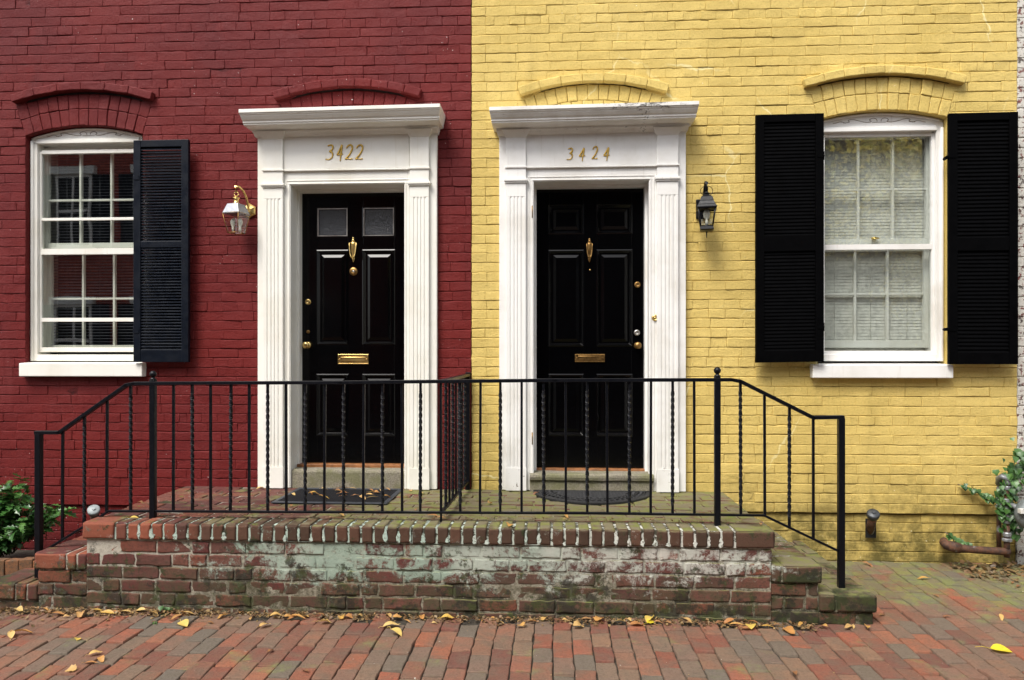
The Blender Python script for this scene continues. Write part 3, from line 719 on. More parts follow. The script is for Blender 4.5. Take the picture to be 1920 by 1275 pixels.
KNOB = [(.026, 0), (.026, .004), (.022, .007), (.012, .01), (.010, .028), (.018, .034), (.026, .044), (.027, .054), (.020, .063), (.008, .067)]
DEAD = [(.024, 0), (.024, .006), (.020, .012), (.012, .014), (.010, .012)]
lat(577, 647, YL, KNOB, 'knob', 'brass', dl); lat(578, 566, YL, DEAD, 'deadbolt', 'brass', dl); lat(578, 622, YL, [(.014, 0), (.014, .004), (.010, .008), (.003, .008)], 'keyhole_lock', 'oldbrass', dl)
lat(663, 509, YL, [(.033, 0), (.033, .005), (.028, .009), (.021, .009), (.018, .013), (.012, .013), (.010, .008)], 'bell_button', 'oldbrass', dl)
lat(663, 509, YL-.008, [(.010, 0), (.010, .006), (.004, .008)], 'bell_centre', 'nickel', dl)
lat(1195, 648, YR, KNOB, 'knob', 'oldbrass', dr); lat(1195, 534, YR, DEAD, 'deadbolt', 'oldbrass', dr); lat(1194, 624, YR, DEAD, 'keyhole_lock', 'nickel', dr)
lat(1106, 506, YR, [(.006, 0), (.006, .004), (.003, .006)], 'peephole', 'brass', dr, 12)
lat(1228, 596, -.045, [(.024, 0), (.024, .005), (.019, .012), (.014, .012), (.012, .006), (.009, .006), (.008, .012), (.003, .013)], 'doorbell', 'brass', sr_)
def knocker(px, pt, pb, Y, mat, parent, w_):
    a = W(px, pt, Y); b = W(px, pb, Y); h = a.z-b.z; m = MB(); c = Vector((a.x, Y-.004, 0))
    P = lambda t, dx=0., dy=0.: Vector((a.x+dx, Y-.012+dy, b.z+h*t))
    m.lathe([(.002, 1.0*h), (.006, .985*h), (.009, .95*h), (.005, .91*h), (.011, .885*h), (.013, .86*h), (.008, .82*h)], (a.x, Y-.012, b.z), 12)
    m.lathe([(.014, .82*h), (.021, .78*h), (.022, .70*h), (.018, .5*h), (.012, .32*h), (.008, .2*h), (.012, .16*h), (.009, .1*h), (.005, .04*h), (.002, 0)], (a.x, Y-.010, b.z), 14, sy=.6)
    for s_ in (-1, 1):
        m.tube([P(.78, s_*w_*.55, -.01), P(.74, s_*w_, -.014), P(.6, s_*w_*1.02, -.016), P(.35, s_*w_*.8, -.02), P(.22, s_*w_*.5, -.022), P(.16, s_*w_*.15, -.024)], [.0045, .0045, .004, .004, .005, .006], 8)
    m.build('knocker', mat, parent)
knocker(663, 445, 492, YL, 'brass', dl, .026); knocker(1105, 447, 492, YR, 'oldbrass', dr, .02)
def slot(px0, px1, py0, py1, Y, mat, parent):
    x0, x1 = X(px0, Y), X(px1, Y); z1, z0 = Z((px0+px1)/2, py0, Y), Z((px0+px1)/2, py1, Y); m = MB()
    m.box(x0, x1, Y-.006, Y, z0, z1); w_ = .008
    m.box(x0+.002, x1-.002, Y-.010, Y-.0055, z1-w_, z1-.002); m.box(x0+.002, x1-.002, Y-.010, Y-.0055, z0+.002, z0+w_)
    m.box(x0+.002, x0+w_, Y-.0098, Y-.0055, z0+w_, z1-w_); m.box(x1-w_, x1-.002, Y-.0098, Y-.0055, z0+w_, z1-w_)
    zc = (z0+z1)/2; m.box(x0+.024, x1-.024, Y-.013, Y-.0055, zc-.016, zc+.014); m.tube([(x0+.024, Y-.013, zc+.014), (x1-.024, Y-.013, zc+.014)], .004, 8)
    for sx in (x0+.015, x1-.015): m.lathe([(.005, 0), (.005, .003), (.002, .005)], (sx, Y-.006, zc), 8, 0, 'y')
    m.build('letter_slot', mat, parent, .001)
slot(634, 691, 664, 683, YL, 'brass', dl); slot(1078, 1134, 664, 679, YR, 'oldbrass', dr)
# hinges on the frames
for px, py in ((998, 397), (998, 822)):
    m = MB(); a = W(px, py, -.05); m.tube([a+Vector((0, 0, -.045)), a+Vector((0, 0, .045))], .004, 8); m.build('hinge', 'oldbrass', sr_)
# wooden thresholds and stone door steps
m = MB(); m.box(lx0-.001, lx1+.001, .09, YL+.05, Z(660, 877, .1), Z(660, 868, YL)-.001); m.build('threshold', 'wood', red, .004)
m = MB(); m.box(rx0-.001, rx1+.001, .08, YR+.05, Z(1108, 884, .1), Z(1108, 877, YR)-.001); m.build('threshold', 'wood', yel, .004)
def stone(x0, x1, y0, z1, house, bul):
    m = MB(); N = 24; v = []; f = []
    prof = [(0, PT-.05), (0, z1-.02), (.006, z1-.006), (.02, z1), (.3+abs(y0), z1)]
    if bul: prof = [(0.02, PT-.05), (.02, z1-.055), (.004, z1-.045), (0, z1-.025), (.004, z1-.008), (.02, z1), (.3+abs(y0), z1)]
    for i in range(N+1):
        x_ = x0+(x1-x0)*i/N
        for o_, z_ in prof: v.append((x_+.002*mn.noise(Vector((x_*9, z_*9, 0))), y0+o_+.006*mn.noise(Vector((x_*8, z_*20, 1))), z_+.004*mn.noise(Vector((x_*7, o_*9, 2)))))
    k = len(prof)
    for i in range(N):
        for j in range(k-1): f.append((i*k+j, (i+1)*k+j, (i+1)*k+j+1, i*k+j+1))
    f.append(tuple(range(k))[::-1]); f.append(tuple(N*k+j for j in range(k))); m.add(v, f, 0, False)
    m.build('door_step', 'concrete', house, 0)
stone(lx0+.004, lx1-.004, -.03, Z(650, 878, .05), red, False)
stone(rx0-.03, rx1+.03, -.09, Z(1108, 884, .05), yel, True)

# ------------------------------------------------------------------ windows
def arcz(o, x_, dr=0.): return o.cz+math.sqrt(max(0, (o.Rin-dr)**2-(x_-o.cx)**2))
def window(house, o, P, mat, blind):
    wn = thing_part('window', house); yf = .055; c = P['c']
    cas = MB(); cw_ = .052; zc = Z(c, P['head'], yf)
    xl, xr = o.xl+.002, o.xr-.002; zb = Z(c, P['sill'], 0)-.02
    cas.box(xl, xl+cw_, yf, .16, zb, zc); cas.box(xr-cw_, xr, yf, .16, zb, zc); cas.box(xl, xr, yf+.002, .16, zc, zc+.03)
    for s_, xx in ((1, xl), (-1, xr)):     # rounded bead on the outer edge
        cas.tube([(xx+s_*.014, yf-.004, zb), (xx+s_*.014, yf-.004, zc+.02)], .013, 10)
    cas.box(xl+cw_, xr-cw_, yf-.012, yf+.02, zc-.002, zc+.022)
    cas.box(xl+cw_-.0, xr-cw_, yf-.004, yf+.02, zc+.022, zc+.036)
    # stool board under the sashes
    cas.box(xl+cw_, xr-cw_, yf-.004, .2, zb-.0, zb+.05)
    cas.build('casing', mat, wn, .003)
    # curved head board following the brick arch
    hb = MB(); N = 28; v = []; f = []
    for i in range(N+1):
        x_ = xl+(xr-xl)*i/N; zt = arcz(o, x_, .003)
        for y_, z_ in ((yf+.004, zc+.03), (yf+.004, zt), (.15, zt), (.15, zc+.03)): v.append((x_, y_, z_))
    for i in range(N):
        for j in range(4): f.append((i*4+j, (i+1)*4+j, (i+1)*4+(j+1) % 4, i*4+(j+1) % 4))
    hb.add(v, f)
    N2 = 28; ln = [Vector((xl+.01+(xr-xl-.02)*i/N2, yf-.001, arcz(o, xl+.01+(xr-xl-.02)*i/N2, .012))) for i in range(N2+1)]
    hb.tube(ln, .008, 8)
    hb.build('head_board', mat, wn)
    # shallow scroll carving
    sc = MB(); hw = (xr-xl)*.36; zm = (zc+.036+arcz(o, o.cx))/2-.006
    for s_ in (-1, 1):
        pts = [(0.03, -.008), (.05, .012), (.11, .018), (.16, .004), (.13, -.010), (.22, -.014), (.34, -.002), (.44, .010), (.52, .004), (.50, -.012), (.60, -.018)]
        q = smooth([(a*hw*1.3*s_, b) for a, b in pts], 5); sc.tube([Vector((o.cx+p.x, yf+.0035, zm+p.y*.9)) for p in q], .0022, 5)
        pts = [(.66, -.022), (.76, -.008), (.86, -.018), (.92, -.024)]
        q = smooth([(a*hw*1.1*s_, b*.8) for a, b in pts], 5); sc.tube([Vector((o.cx+p.x, yf+.0035, zm+p.y)) for p in q], .002, 5)
    sc.tube([Vector((o.cx-.05, yf+.0035, zm-.014)), Vector((o.cx+.05, yf+.0035, zm-.014))], .0018, 5)
    sc.build('scroll_carving', 'carve', wn)
    # storm window: slim metal frame in front of the sashes
    ys = .078; x0, x1 = xl+cw_, xr-cw_; zt, z0 = Z(c, P['stop'], ys), Z(c, P['sbot'], ys); t = P.get('st', .018)
    st = MB(); st.box(x0, x0+t, ys, ys+.03, z0, zt); st.box(x1-t, x1, ys, ys+.03, z0, zt); st.box(x0+t, x1-t, ys+.001, ys+.03, zt-t, zt+.01); st.box(x0+t, x1-t, ys+.001, ys+.03, z0, z0+t*1.3)
    st.box(x0, x1, ys-.006, ys+.024, z0-.012, z0-.001)
    zm1, zm0 = Z(c, P['mid'][0], ys), Z(c, P['mid'][1], ys); st.box(x0+t, x1-t, ys-.003, ys+.03, zm0, zm1)
    for a, b in P['bars']: st.box(x0+t, x1-t, ys+.002, ys+.024, Z(c, b, ys), Z(c, a, ys))
    st.build('storm_frame', mat, wn, .0015)
    gl = MB(); gl.add([(x0+t, ys+.012, z0+t), (x1-t, ys+.012, z0+t), (x1-t, ys+.012, zm0), (x0+t, ys+.012, zm0)], [(0, 1, 2, 3)])
    gl.add([(x0+t, ys+.018, zm1), (x1-t, ys+.018, zm1), (x1-t, ys+.018, zt-t), (x0+t, ys+.018, zt-t)], [(0, 1, 2, 3)])
    gl.build('pane', 'glass', wn)
    # two sashes of six lights each
    for ysh, ztop_, zbot_, muh, vx, rails in ((.135, P['u'][0], P['u'][1], P['u'][2], P['uv'], (.03, .045)), (.172, P['l'][0], P['l'][1], P['l'][2], P['lv'], (.035, .055))):
        sa = MB(); za, zb_ = Z(c, ztop_, ysh), Z(c, zbot_, ysh); stl = .042
        sa.box(x0-.03, x0+stl-.012, ysh, ysh+.034, zb_, za); sa.box(x1-stl+.012, x1+.03, ysh, ysh+.034, zb_, za)
        sa.box(x0+stl-.012, x1-stl+.012, ysh+.001, ysh+.034, za-rails[0], za+.03); sa.box(x0+stl-.012, x1-stl+.012, ysh+.001, ysh+.034, zb_-.0, zb_+rails[1])
        for px in vx:
            xx = X(px, ysh); sa.box(xx-.0085, xx+.0085, ysh+.003, ysh+.03, zb_+rails[1]-.003, za-rails[0]+.003)
        zz = Z(c, muh, ysh); sa.box(x0+stl-.014, x1-stl+.014, ysh+.005, ysh+.028, zz-.008, zz+.008)
        sa.build('sash', mat, wn, .002)
    # jamb boxes so that nothing shows between sash and brick
    jb = MB(); jb.box(xl-.02, xl+cw_-.001, .162, .3, zb, zc+.1); jb.box(xr-cw_+.001, xr+.02, .162, .3, zb, zc+.1); jb.box(xl-.02, xr+.02, .21, .3, zc+.02, zc+.3); jb.box(xl-.02, xr+.02, .21, .3, zb-.1, zb+.03)
    jb.build('jamb', mat, wn)
    # venetian blind
    bl = MB(); z = zb+.06; yb = .218; k = 0
    pitch = .024
    while z < zc:
        a = blind[1]; dy = .0142*math.cos(a); dz = .0142*math.sin(a)
        bl.add([(x0, yb-dy, z-dz), (x1, yb-dy, z-dz), (x1, yb, z+.0015), (x0, yb, z+.0015), (x1, yb+dy, z+dz), (x0, yb+dy, z+dz)], [(0, 1, 2, 3), (3, 2, 4, 5)], 0, True)
        z += pitch
    for fx in (.17, .5, .83): bl.tube([(x0+(x1-x0)*fx, yb-.014, zb+.04), (x0+(x1-x0)*fx, yb-.014, zc)], .0012, 4)
    bl.build('blind', blind[0], wn)
    # sill
    s_ = MB(); a, b = X(P['s0'], -.06), X(P['s1'], -.06)
    zt_, zbm = Z(c, P['sy'][0], -.06), Z(c, P['sy'][1], -.06)
    s_.hexa([(a, -.06, zbm), (b, -.06, zbm), (b, .18, zbm), (a, .18, zbm)], [(a, -.06, zt_), (b, -.06, zt_), (b, .18, zt_+.015), (a, .18, zt_+.015)])
    s_.build('sill', mat, wn, .006)
    # room behind
    rm = MB(); rm.box(xl-.4, xr+.4, .32, 2.5, zb-.6, zc+.6); rm.f = [f_[::-1] for f_ in rm.f]
    rm.f = [f_ for i, f_ in enumerate(rm.f) if i != 2]; rm.mi = rm.mi[:5]; rm.sm = rm.sm[:5]
    rm.build('room', blind[2], wn)
    return wn
wl = window(red, WINL, dict(c=160, head=268, sill=672, stop=283, sbot=657, mid=(466, 477), bars=[(408, 413), (596, 603)], u=(276, 466, 375), uv=(150, 208), l=(466, 660, 560), lv=(155, 213), s0=35, s1=266, sy=(681, 706)), 'white', ('blinddark', .3, 'black'))
wr = window(yel, WINR, dict(c=1650, head=246, sill=672, stop=250, sbot=665, mid=(458, 468), bars=[], u=(252, 458, 355), uv=(1610, 1675), l=(462, 652, 551), lv=(1604, 1665), s0=1524, s1=1788, sy=(684, 709), st=.022), 'oldwhite', ('blind', 1.42, 'plaster'))
m = MB(); a = W(1640, 449, .12); m.lathe([(.02, 0), (.02, .006), (.008, .008), (.006, .02)], a, 12); m.tube([a+Vector((-.028, -.004, .008)), a+Vector((0, -.008, .014)), a+Vector((.03, -.004, .007))], .006, 8); m.build('sash_lock', 'brass', wr)
m = MB(); a = W(1640, 515, .16)
# ------------------------------------------------------------------ shutters
def shutter(house, x0, x1, z0, z1, Y, mat, mids, ang, hinge_side, stile=.055, sag=0., pitch=.0225, slat=.5, ends=(.055, .085), label=None):
    """built flat at the origin of its hinge edge, then swung by ang about it"""
    w_ = x1-x0; T = .032; m = MB(); piv = x0 if hinge_side < 0 else x1
    m.box(x0, x0+stile, 0, T, z0, z1); m.box(x1-stile, x1, 0, T, z0, z1)
    rz = [(z0, z0+ends[1])]+[(a, b) for a, b in mids]+[(z1-ends[0], z1)]
    for a, b in rz: m.box(x0+stile, x1-stile, .002, T-.002, a, b)
    sl = MB()
    for k in range(len(rz)-1):
        z = rz[k][1]+.006
        while z < rz[k+1][0]+.006:
            ww = .0155; cy = T/2; t_ = .004
            dy, dz = ww*math.cos(slat), ww*math.sin(slat)
            j = rng.gauss(0, .0008)
            sl.hexa([(x0+stile-.004, cy-dy, z-dz+j), (x1-stile+.004, cy-dy, z-dz-j), (x1-stile+.004, cy+dy, z+dz), (x0+stile-.004, cy+dy, z+dz)],
                    [(x0+stile-.004, cy-dy, z-dz+t_+j), (x1-stile+.004, cy-dy, z-dz+t_-j), (x1-stile+.004, cy+dy, z+dz+t_), (x0+stile-.004, cy+dy, z+dz+t_)])
            z += pitch
    c, s_ = math.cos(ang), math.sin(ang)
    for q in (m, sl):
        for v in q.v:
            dx = v.x-piv; y = v.y
            v.x = piv+dx*c-y*s_; v.z += sag*(dx/w_); v.y = Y+dx*s_+y*c
    if slat > 1: pass
    e = m.build('shutter', mat, house, .0025)
    if label: e['label'] = label
    sl.build('louvre', mat, e)
    for zz in (z0+(z1-z0)*.14, z0+(z1-z0)*.83):
        hm = MB(); px_ = piv; hm.tube([(px_, Y+.012, zz-.03), (px_, Y+.012, zz+.03)], .008, 8)
        d_ = 1 if hinge_side > 0 else -1
        hm.box(px_-.045*(1 if d_ > 0 else 0)-.0, px_+.045*(0 if d_ > 0 else 1), Y-.005, Y-.001, zz-.014, zz+.014)
        hm.tube([(px_, Y+.015, zz), (px_-d_*.004, Y+.05, zz), (px_-d_*.01, Y+.088, zz)], .012, 8)
        hm.build('hinge', mat, e)
    return e
Ys = -.085
shutter(red, X(250, Ys), X(353, Ys), Z(300, 679, Ys), Z(300, 262, Ys), Ys, 'shutter_blue', [(Z(300, 464, Ys), Z(300, 452, Ys))], 0, -1, stile=.055, ends=(.052, .095), slat=.75)
shutter(yel, X(1417, -.1), X(1545, -.1), Z(1480, 678, -.1), Z(1480, 213, -.1), -.1, 'shutter', [(Z(1480, 470, -.1), Z(1480, 440, -.1))], R(1.5), 1, stile=.058, sag=.008, slat=1.25, pitch=.026, label='left black shutter, its louvres painted shut')
shutter(yel, X(1780, -.1), X(1908, -.1), Z(1845, 683, -.1), Z(1845, 211, -.1), -.1, 'shutter', [(Z(1845, 470, -.1), Z(1845, 445, -.1))], R(-1.0), -1, stile=.058, slat=1.2, pitch=.028, label='right black shutter with a peeling hinge')

# ------------------------------------------------------------------ the brick stoop
stoop = thing('brick_stoop', (0, -.6, 0), 'low weathered brick stoop with lime bloom and moss, steps at both ends', 'steps')
def course_face(mb, x0, x1, z0, z1, Y, off, length=.228, mortar=True):
    x_ = x0; xs = [x0]
    x_ = x0-off*length
    while x_ < x1:
        x_ += length*rng.choice([1, 1, 1, .5] if mortar else [1])*rng.uniform(.94, 1.05)
        if x0+.05 < x_ < x1-.05: xs.append(x_)
    xs.append(x1)
    for a, b in zip(xs, xs[1:]):
        mb.brick([(a, Y, z0), (b, Y, z0), (b, Y, z1), (a, Y, z1)], (0, -1, 0), .03, 6, 3, .004, .003, 0, .0066, 0., 2.3)
def top_rows(mb, x0, x1, y0, y1, z, off=0):
    y = y0; k = 0; nrow = max(1, round((y1-y0)/.108)); dy = (y1-y0)/nrow
    for r_ in range(nrow):
        x_ = x0-(.114 if (r_+off) % 2 else 0); xs = [x0]
        while x_ < x1:
            x_ += .226*rng.uniform(.95, 1.05)
            if x0+.05 < x_ < x1-.05: xs.append(x_)
        xs.append(x1)
        for a, b in zip(xs, xs[1:]):
            zz = lambda px, py: z+.004*mn.noise(Vector((px*2, py*2, 4)))
            mb.brick([(a, y, zz(a, y)), (b, y, zz(b, y)), (b, y+dy, zz(b, y+dy)), (a, y+dy, zz(a, y+dy))], (0, 0, 1), .03, 4, 3, .004, .0025, 0, .0065, 0., 1.6)
        y += dy
def block(x0, x1, ztop, name, left_open, right_open, courses_from=-.03, endb=True, yfr=STY, lx=None):
    """solid brick block: mortar core, stretcher courses, rowlock coping with a stretcher at its open corner, laid top"""
    core = MB(); cop = .105; ch = .079
    core.box(x0+.006, x1-.006, yfr+.0065, -.01, -.1, ztop-.012); mi_core = 1
    core.mi = [1]*len(core.mi)
    z1 = ztop-cop; k = 0
    while z1 > -.03:
        z0 = z1-ch; course_face(core, x0, x1, max(z0, -.04), z1, yfr+.002, .5*(k % 2)+rng.uniform(0, .1))
        if left_open: core.brick([(x0, -.02, z0), (x0, yfr+.01, z0), (x0, yfr+.01, z1), (x0, -.02, z1)], (-1, 0, 0), .03, 8, 3, .004, .002, 0, .005)
        if right_open:
            yy = yfr+.01
            while yy < -.05:
                y2 = min(yy+.226, -.01); core.brick([(x1, yy, z0), (x1, y2, z0), (x1, y2, z1), (x1, yy, z1)], (1, 0, 0), .03, 4, 3, .004, .002, 0, .005); yy = y2
        z1 = z0; k += 1
    core.build('body', ['stoop', 'stoopm'], stoop)
    c = MB(); ov = .014; yf_ = yfr-ov; d = .205
    c.box(x0+.012-(ov if left_open else 0), x1-.012+(ov if right_open else 0), yf_+.009, yf_+d-.01, ztop-cop+.004, ztop-.006); c.mi = [1]*6
    xs0 = x0-(ov if left_open else 0); xs1 = x1+(ov if right_open else 0); a, b = xs0, xs1
    def cb(a, b):
        t = rng.gauss(0, .0015); zz = ztop+t; jn = .007
        # one solid brick: front, top, sides
        n_ = Vector((0, -1, 0))
        c.brick([(a, yf_, zz-cop), (b, yf_, zz-cop), (b, yf_, zz), (a, yf_, zz)], (0, -1, 0), .02, 3, 4, .006, .0015, 0, jn)
        c.brick([(a, yf_, zz), (b, yf_, zz), (b, yf_+d, zz), (a, yf_+d, zz)], (0, 0, 1), .02, 3, 5, .006, .0015, 0, jn)
        if a == xs0 and left_open: c.brick([(a, yf_+d, zz-cop), (a, yf_, zz-cop), (a, yf_, zz), (a, yf_+d, zz)], (-1, 0, 0), .02, 3, 4, .006, .001, 0, jn)
        if b == xs1 and right_open: c.brick([(b, yf_, zz-cop), (b, yf_+d, zz-cop), (b, yf_+d, zz), (b, yf_, zz)], (1, 0, 0), .02, 3, 4, .006, .001, 0, jn)
    if left_open and (x1-x0) > .15: cb(a, a+.205); a += .205
    if right_open and (x1-x0) > .15: cb(b-.228, b); b -= .228
    n_ = max(1, round((b-a)/.0745))
    for i in range(n_): cb(a+(b-a)*i/n_ if i else a, a+(b-a)*(i+1)/n_ if i < n_-1 else b)
    # end coping bricks running back along the open sides, then the laid top
    if name == 'platform':      # lime has run out of the joints and dried on the face of the coping
        for i in range(2, n_):
            if rng.random() < .25: continue
            xx = a+(b-a)*i/n_+rng.gauss(0, .003); hh = rng.choice([.025, .045, .065, .09])*rng.uniform(.8, 1.1); ww = rng.uniform(.004, .014); z0_ = ztop-cop+rng.uniform(.004, .012); N_ = 18; ring = []
            for q in range(N_):
                t_ = 2*math.pi*q/N_; rr = rng.uniform(.45, 1.35); ring.append((xx+ww*rr*math.cos(t_)*(1.25-.45*math.sin(t_)), z0_+hh/2+hh/2*math.sin(t_)*rng.uniform(.85, 1.05)))
            c.hexa([(p_[0], yf_+.004, p_[1]) for p_ in ring], [(xx+(p_[0]-xx)*.85, yf_-.0022, p_[1]) for p_ in ring], 2)
    c.build('coping', ['cope', 'copem' if name == 'platform' else 'stoopm', 'lime'], stoop)
    t = MB(); top_rows(t, x0, x1, yf_+d, -.004 if True else 0, ztop)
    t.box(x0+.004, x1-.004, yf_+d+.003, -.002, ztop-.06, ztop-.007); t.mi[-6:] = [1]*6
    if left_open:
        yy = yf_+d
        while yy < -.05: y2 = min(yy+.108, -.005); t.brick([(x0, y2, ztop-cop), (x0, yy, ztop-cop), (x0, yy, ztop), (x0, y2, ztop)], (-1, 0, 0), .03, 3, 3, .004, .001, 0, .005); yy = y2
    if right_open:
        yy = yf_+d
        while yy < -.05: y2 = min(yy+.108, -.005); t.brick([(x1, yy, ztop-cop), (x1, y2, ztop-cop), (x1, y2, ztop), (x1, yy, ztop)], (1, 0, 0), .03, 3, 3, .004, .001, 0, .005); yy = y2
    t.build('tread', ['stoop', 'stoopm'], stoop)
ZS2, ZS1L, ZS1R = .338, .145, .172
block(STX0, STX1, PT, 'platform', True, True)
xL2, xL1 = X(67, STY), X(-30, STY); xR2, xR1 = X(1538, STY), X(1640, STY)
block(xL2, STX0+.01, ZS2, 'step', True, False, yfr=STY+.012); block(xL1, xL2+.01, ZS1L, 'step', True, False, yfr=STY+.02)
block(STX1-.01, xR2, ZS2-.005, 'step', False, True, yfr=STY+.012); block(xR2-.01, xR1, ZS1R, 'step', False, True, yfr=STY+.006)

# ------------------------------------------------------------------ iron railing
YRL = -1.085
rail = thing('iron_railing', (0, YRL, PT), 'black wrought iron railing along the stoop edge with plain and twisted bars', 'railing')
def ironpath(pts, w_, h_, name):
    m = MB()
    for a, b in zip(pts, pts[1:]):
        m.bar(a, b, h_, w_)
    for p in pts[1:-1]: m.lathe([(h_*.5, -w_*.5), (h_*.5, w_*.5)], p, 12, 0, 'y', False)
    return m.build(name, 'iron', rail, .002)
PWr = lambda x_, y_: W(x_, y_, YRL)
topc = [PWr(67, 811), PWr(112, 811), PWr(238, 722), PWr(252, 719), PWr(640, 717), PWr(1040, 713), PWr(1372, 712), PWr(1388, 715), PWr(1524, 783), PWr(1582, 782)]
ironpath(topc, .036, .021, 'top_rail')
botc = [PWr(72, 1040), PWr(205, 958), PWr(640, 960), PWr(1100, 962), PWr(1432, 966), PWr(1576, 1035)]
ironpath(botc, .022, .014, 'bottom_rail')
def zat(path, x_):
    for a, b in zip(path, path[1:]):
        if a.x <= x_ <= b.x: return a.z+(b.z-a.z)*(x_-a.x)/(b.x-a.x)
    return path[-1].z
def baluster(px, tw, py0=None):
    x_ = X(px, YRL); zt = zat(topc, x_)-.008; zb = zat(botc, x_)+.003; m = MB()
    lean = rng.gauss(0, .0025)
    if tw:
        m.bar((x_, YRL, zb), (x_+lean*.1, YRL, zb+.05), .0145, .0145); m.bar((x_+lean, YRL, zt-.05), (x_+lean, YRL, zt), .0145, .0145)
        L_ = zt-zb-.1; m.bar((x_+lean*.1, YRL, zb+.05), (x_+lean, YRL, zt-.05), .016, .016, 0, L_/.16*2*math.pi, max(20, int(L_*90)))
    else: m.bar((x_, YRL, zb), (x_+lean, YRL, zt), .0145, .0145)
    m.build('baluster', 'iron', rail, 0 if tw else .0015)
seq = [(117, 0), (158, 1), (200, 0), (245, 1), (325, 0), (361, 1), (395, 0), (432, 1), (467, 0), (502, 1), (537, 0), (572, 1), (608, 0), (644, 1), (681, 0), (717, 1), (754, 0), (788, 1), (827, 0),
       (863, 1), (900, 0), (938, 1), (978, 0), (1020, 1), (1061, 0), (1101, 1), (1139, 0), (1180, 1), (1220, 0), (1261, 1), (1302, 0), (1389, 1), (1434, 0), (1480, 1), (1525, 0)]
for px, tw in seq: baluster(px, tw)
def post(px, ztop, zb, Y, ball, wd=.034):
    m = MB(); x_ = X(px, Y); m.box(x_-wd/2, x_+wd/2, Y-wd/2, Y+wd/2, zb, ztop); m.build('post', 'iron', rail, .003)
    if ball:
        q = MB(); r_ = .021; q.lathe([(.019, 0), (.019, .006), (.012, .010), (.010, .014)]+[(max(.002, r_*math.sin(a)), .014+r_*(1-math.cos(a))) for a in [R(t) for t in range(30, 181, 15)]], (x_, Y, ztop), 18); q.build('ball_finial', 'iron', rail)
post(287, PWr(287, 712).z, PT-.004, YRL, True); post(1345, PWr(1345, 706).z, PT-.004, YRL, True)
post(73, PWr(73, 813).z, ZS1L-.004, YRL, False, .036); post(1577, PWr(1577, 784).z, ZS1R-.004, YRL, False, .036)
post(827, PWr(827, 960).z, PT-.004, YRL, False, .013)
# divider between the two doors, running back to the wall
xd0, xd1 = X(829, YRL), X(877, -.03)
m = MB(); zt0 = PWr(827, 715).z; a = Vector((xd0, YRL, zt0)); b = Vector((xd1, -.02, zt0+.012)); m.bar(a, b, .036, .02); m.build('divider_top_rail', 'iron', rail, .002)
m = MB(); a2 = Vector((xd0, YRL, PWr(827, 959).z)); b2 = Vector((xd1, -.02, a2.z+.004)); m.bar(a2, b2, .022, .014); m.build('divider_bottom_rail', 'iron', rail, .002)
for k in range(1, 8):
    t = k/8.2; m = MB(); p = a2.lerp(b2, t); q = a.lerp(b, t)
    if k % 2: m.bar(p, q, .016, .016, 0, 30, 60)
    else: m.bar(p, q, .0145, .0145)
    m.build('baluster', 'iron', rail)
m = MB(); m.box(xd1-.016, xd1+.016, -.05, -.018, PT, b.z-.01); m.box(xd1-.02, xd1+.02, -.017, -.002, b.z-.03, b.z+.02); m.build('wall_post', 'iron', rail, .002)

# ------------------------------------------------------------------ lanterns
def frustum(m, c, z0, z1, r0, r1, n=4, rot=R(45), mi=0): m.hexa([(c[0]+r0*math.cos(rot+2*math.pi*k/n), c[1]+r0*math.sin(rot+2*math.pi*k/n), z0) for k in range(n)], [(c[0]+r1*math.cos(rot+2*math.pi*k/n), c[1]+r1*math.sin(rot+2*math.pi*k/n), z1) for k in range(n)], mi)
def lamp_body(t, c, z0, z1, r0, r1, mat, n=4, rot=R(45), bar=.004):
    g = MB(); P = lambda r_, k, z: Vector((c[0]+r_*math.cos(rot+2*math.pi*k/n), c[1]+r_*math.sin(rot+2*math.pi*k/n), z))
    for k in range(n): g.add([P(r0, k, z0), P(r0, k+1, z0), P(r1, k+1, z1), P(r1, k, z1)], [(0, 1, 2, 3)])
    g.build('glass', 'lampglass', t)
    f = MB()
    for k in range(n):
        f.tube([P(r0, k, z0), P(r1, k, z1)], bar, 6); f.tube([P(r0, k, z0), P(r0, k+1, z0)], bar, 6); f.tube([P(r1, k, z1), P(r1, k+1, z1)], bar*1.2, 6)
    f.build('frame', mat, t)
Yl = -.15; c0 = W(443, 400, Yl); sL = (W(1000, 400, Yl).z-W(1000, 401, Yl).z)
lb = thing('wall_lantern', (c0.x, 0, c0.z), 'brass and steel wall lantern with clear tapering glass on the red wall', 'lamp')
zz = lambda py: Z(443, py, Yl); cc = (c0.x, Yl)
lamp_body(lb, cc, zz(437), zz(401), .062, .096, 'oldbrass', 4, R(32), .0028)
m = MB(); frustum(m, cc, zz(402), zz(383), .101, .064, 4, R(32)); m.build('lid', 'steel', lb, .002)
m = MB(); m.lathe([(.03, 0), (.028, .01), (.018, .014), (.018, .045), (.027, .048), (.027, .052), (.01, .056), (.006, .07)], (c0.x, Yl, zz(384)), 16)
m.tube([Vector((c0.x+.016*math.cos(a), Yl, zz(364)+.016*math.sin(a))) for a in [R(t) for t in range(0, 361, 24)]], .0035, 6); m.build('collar', 'brass', lb)
m = MB(); z1_ = zz(352); m.tube([(c0.x, Yl, zz(362)+.01), (c0.x-.004, Yl-.004, z1_+.006), (c0.x+.012, Yl+.02, z1_+.012), (c0.x+.026, Yl+.06, z1_-.01), (c0.x+.034, Yl+.1, z1_-.05), (c0.x+.038, -.03, zz(378)), (c0.x+.038, -.012, zz(388))], [.009, .011, .010, .009, .009, .009, .008], 10); m.build('arm', 'brass', lb)
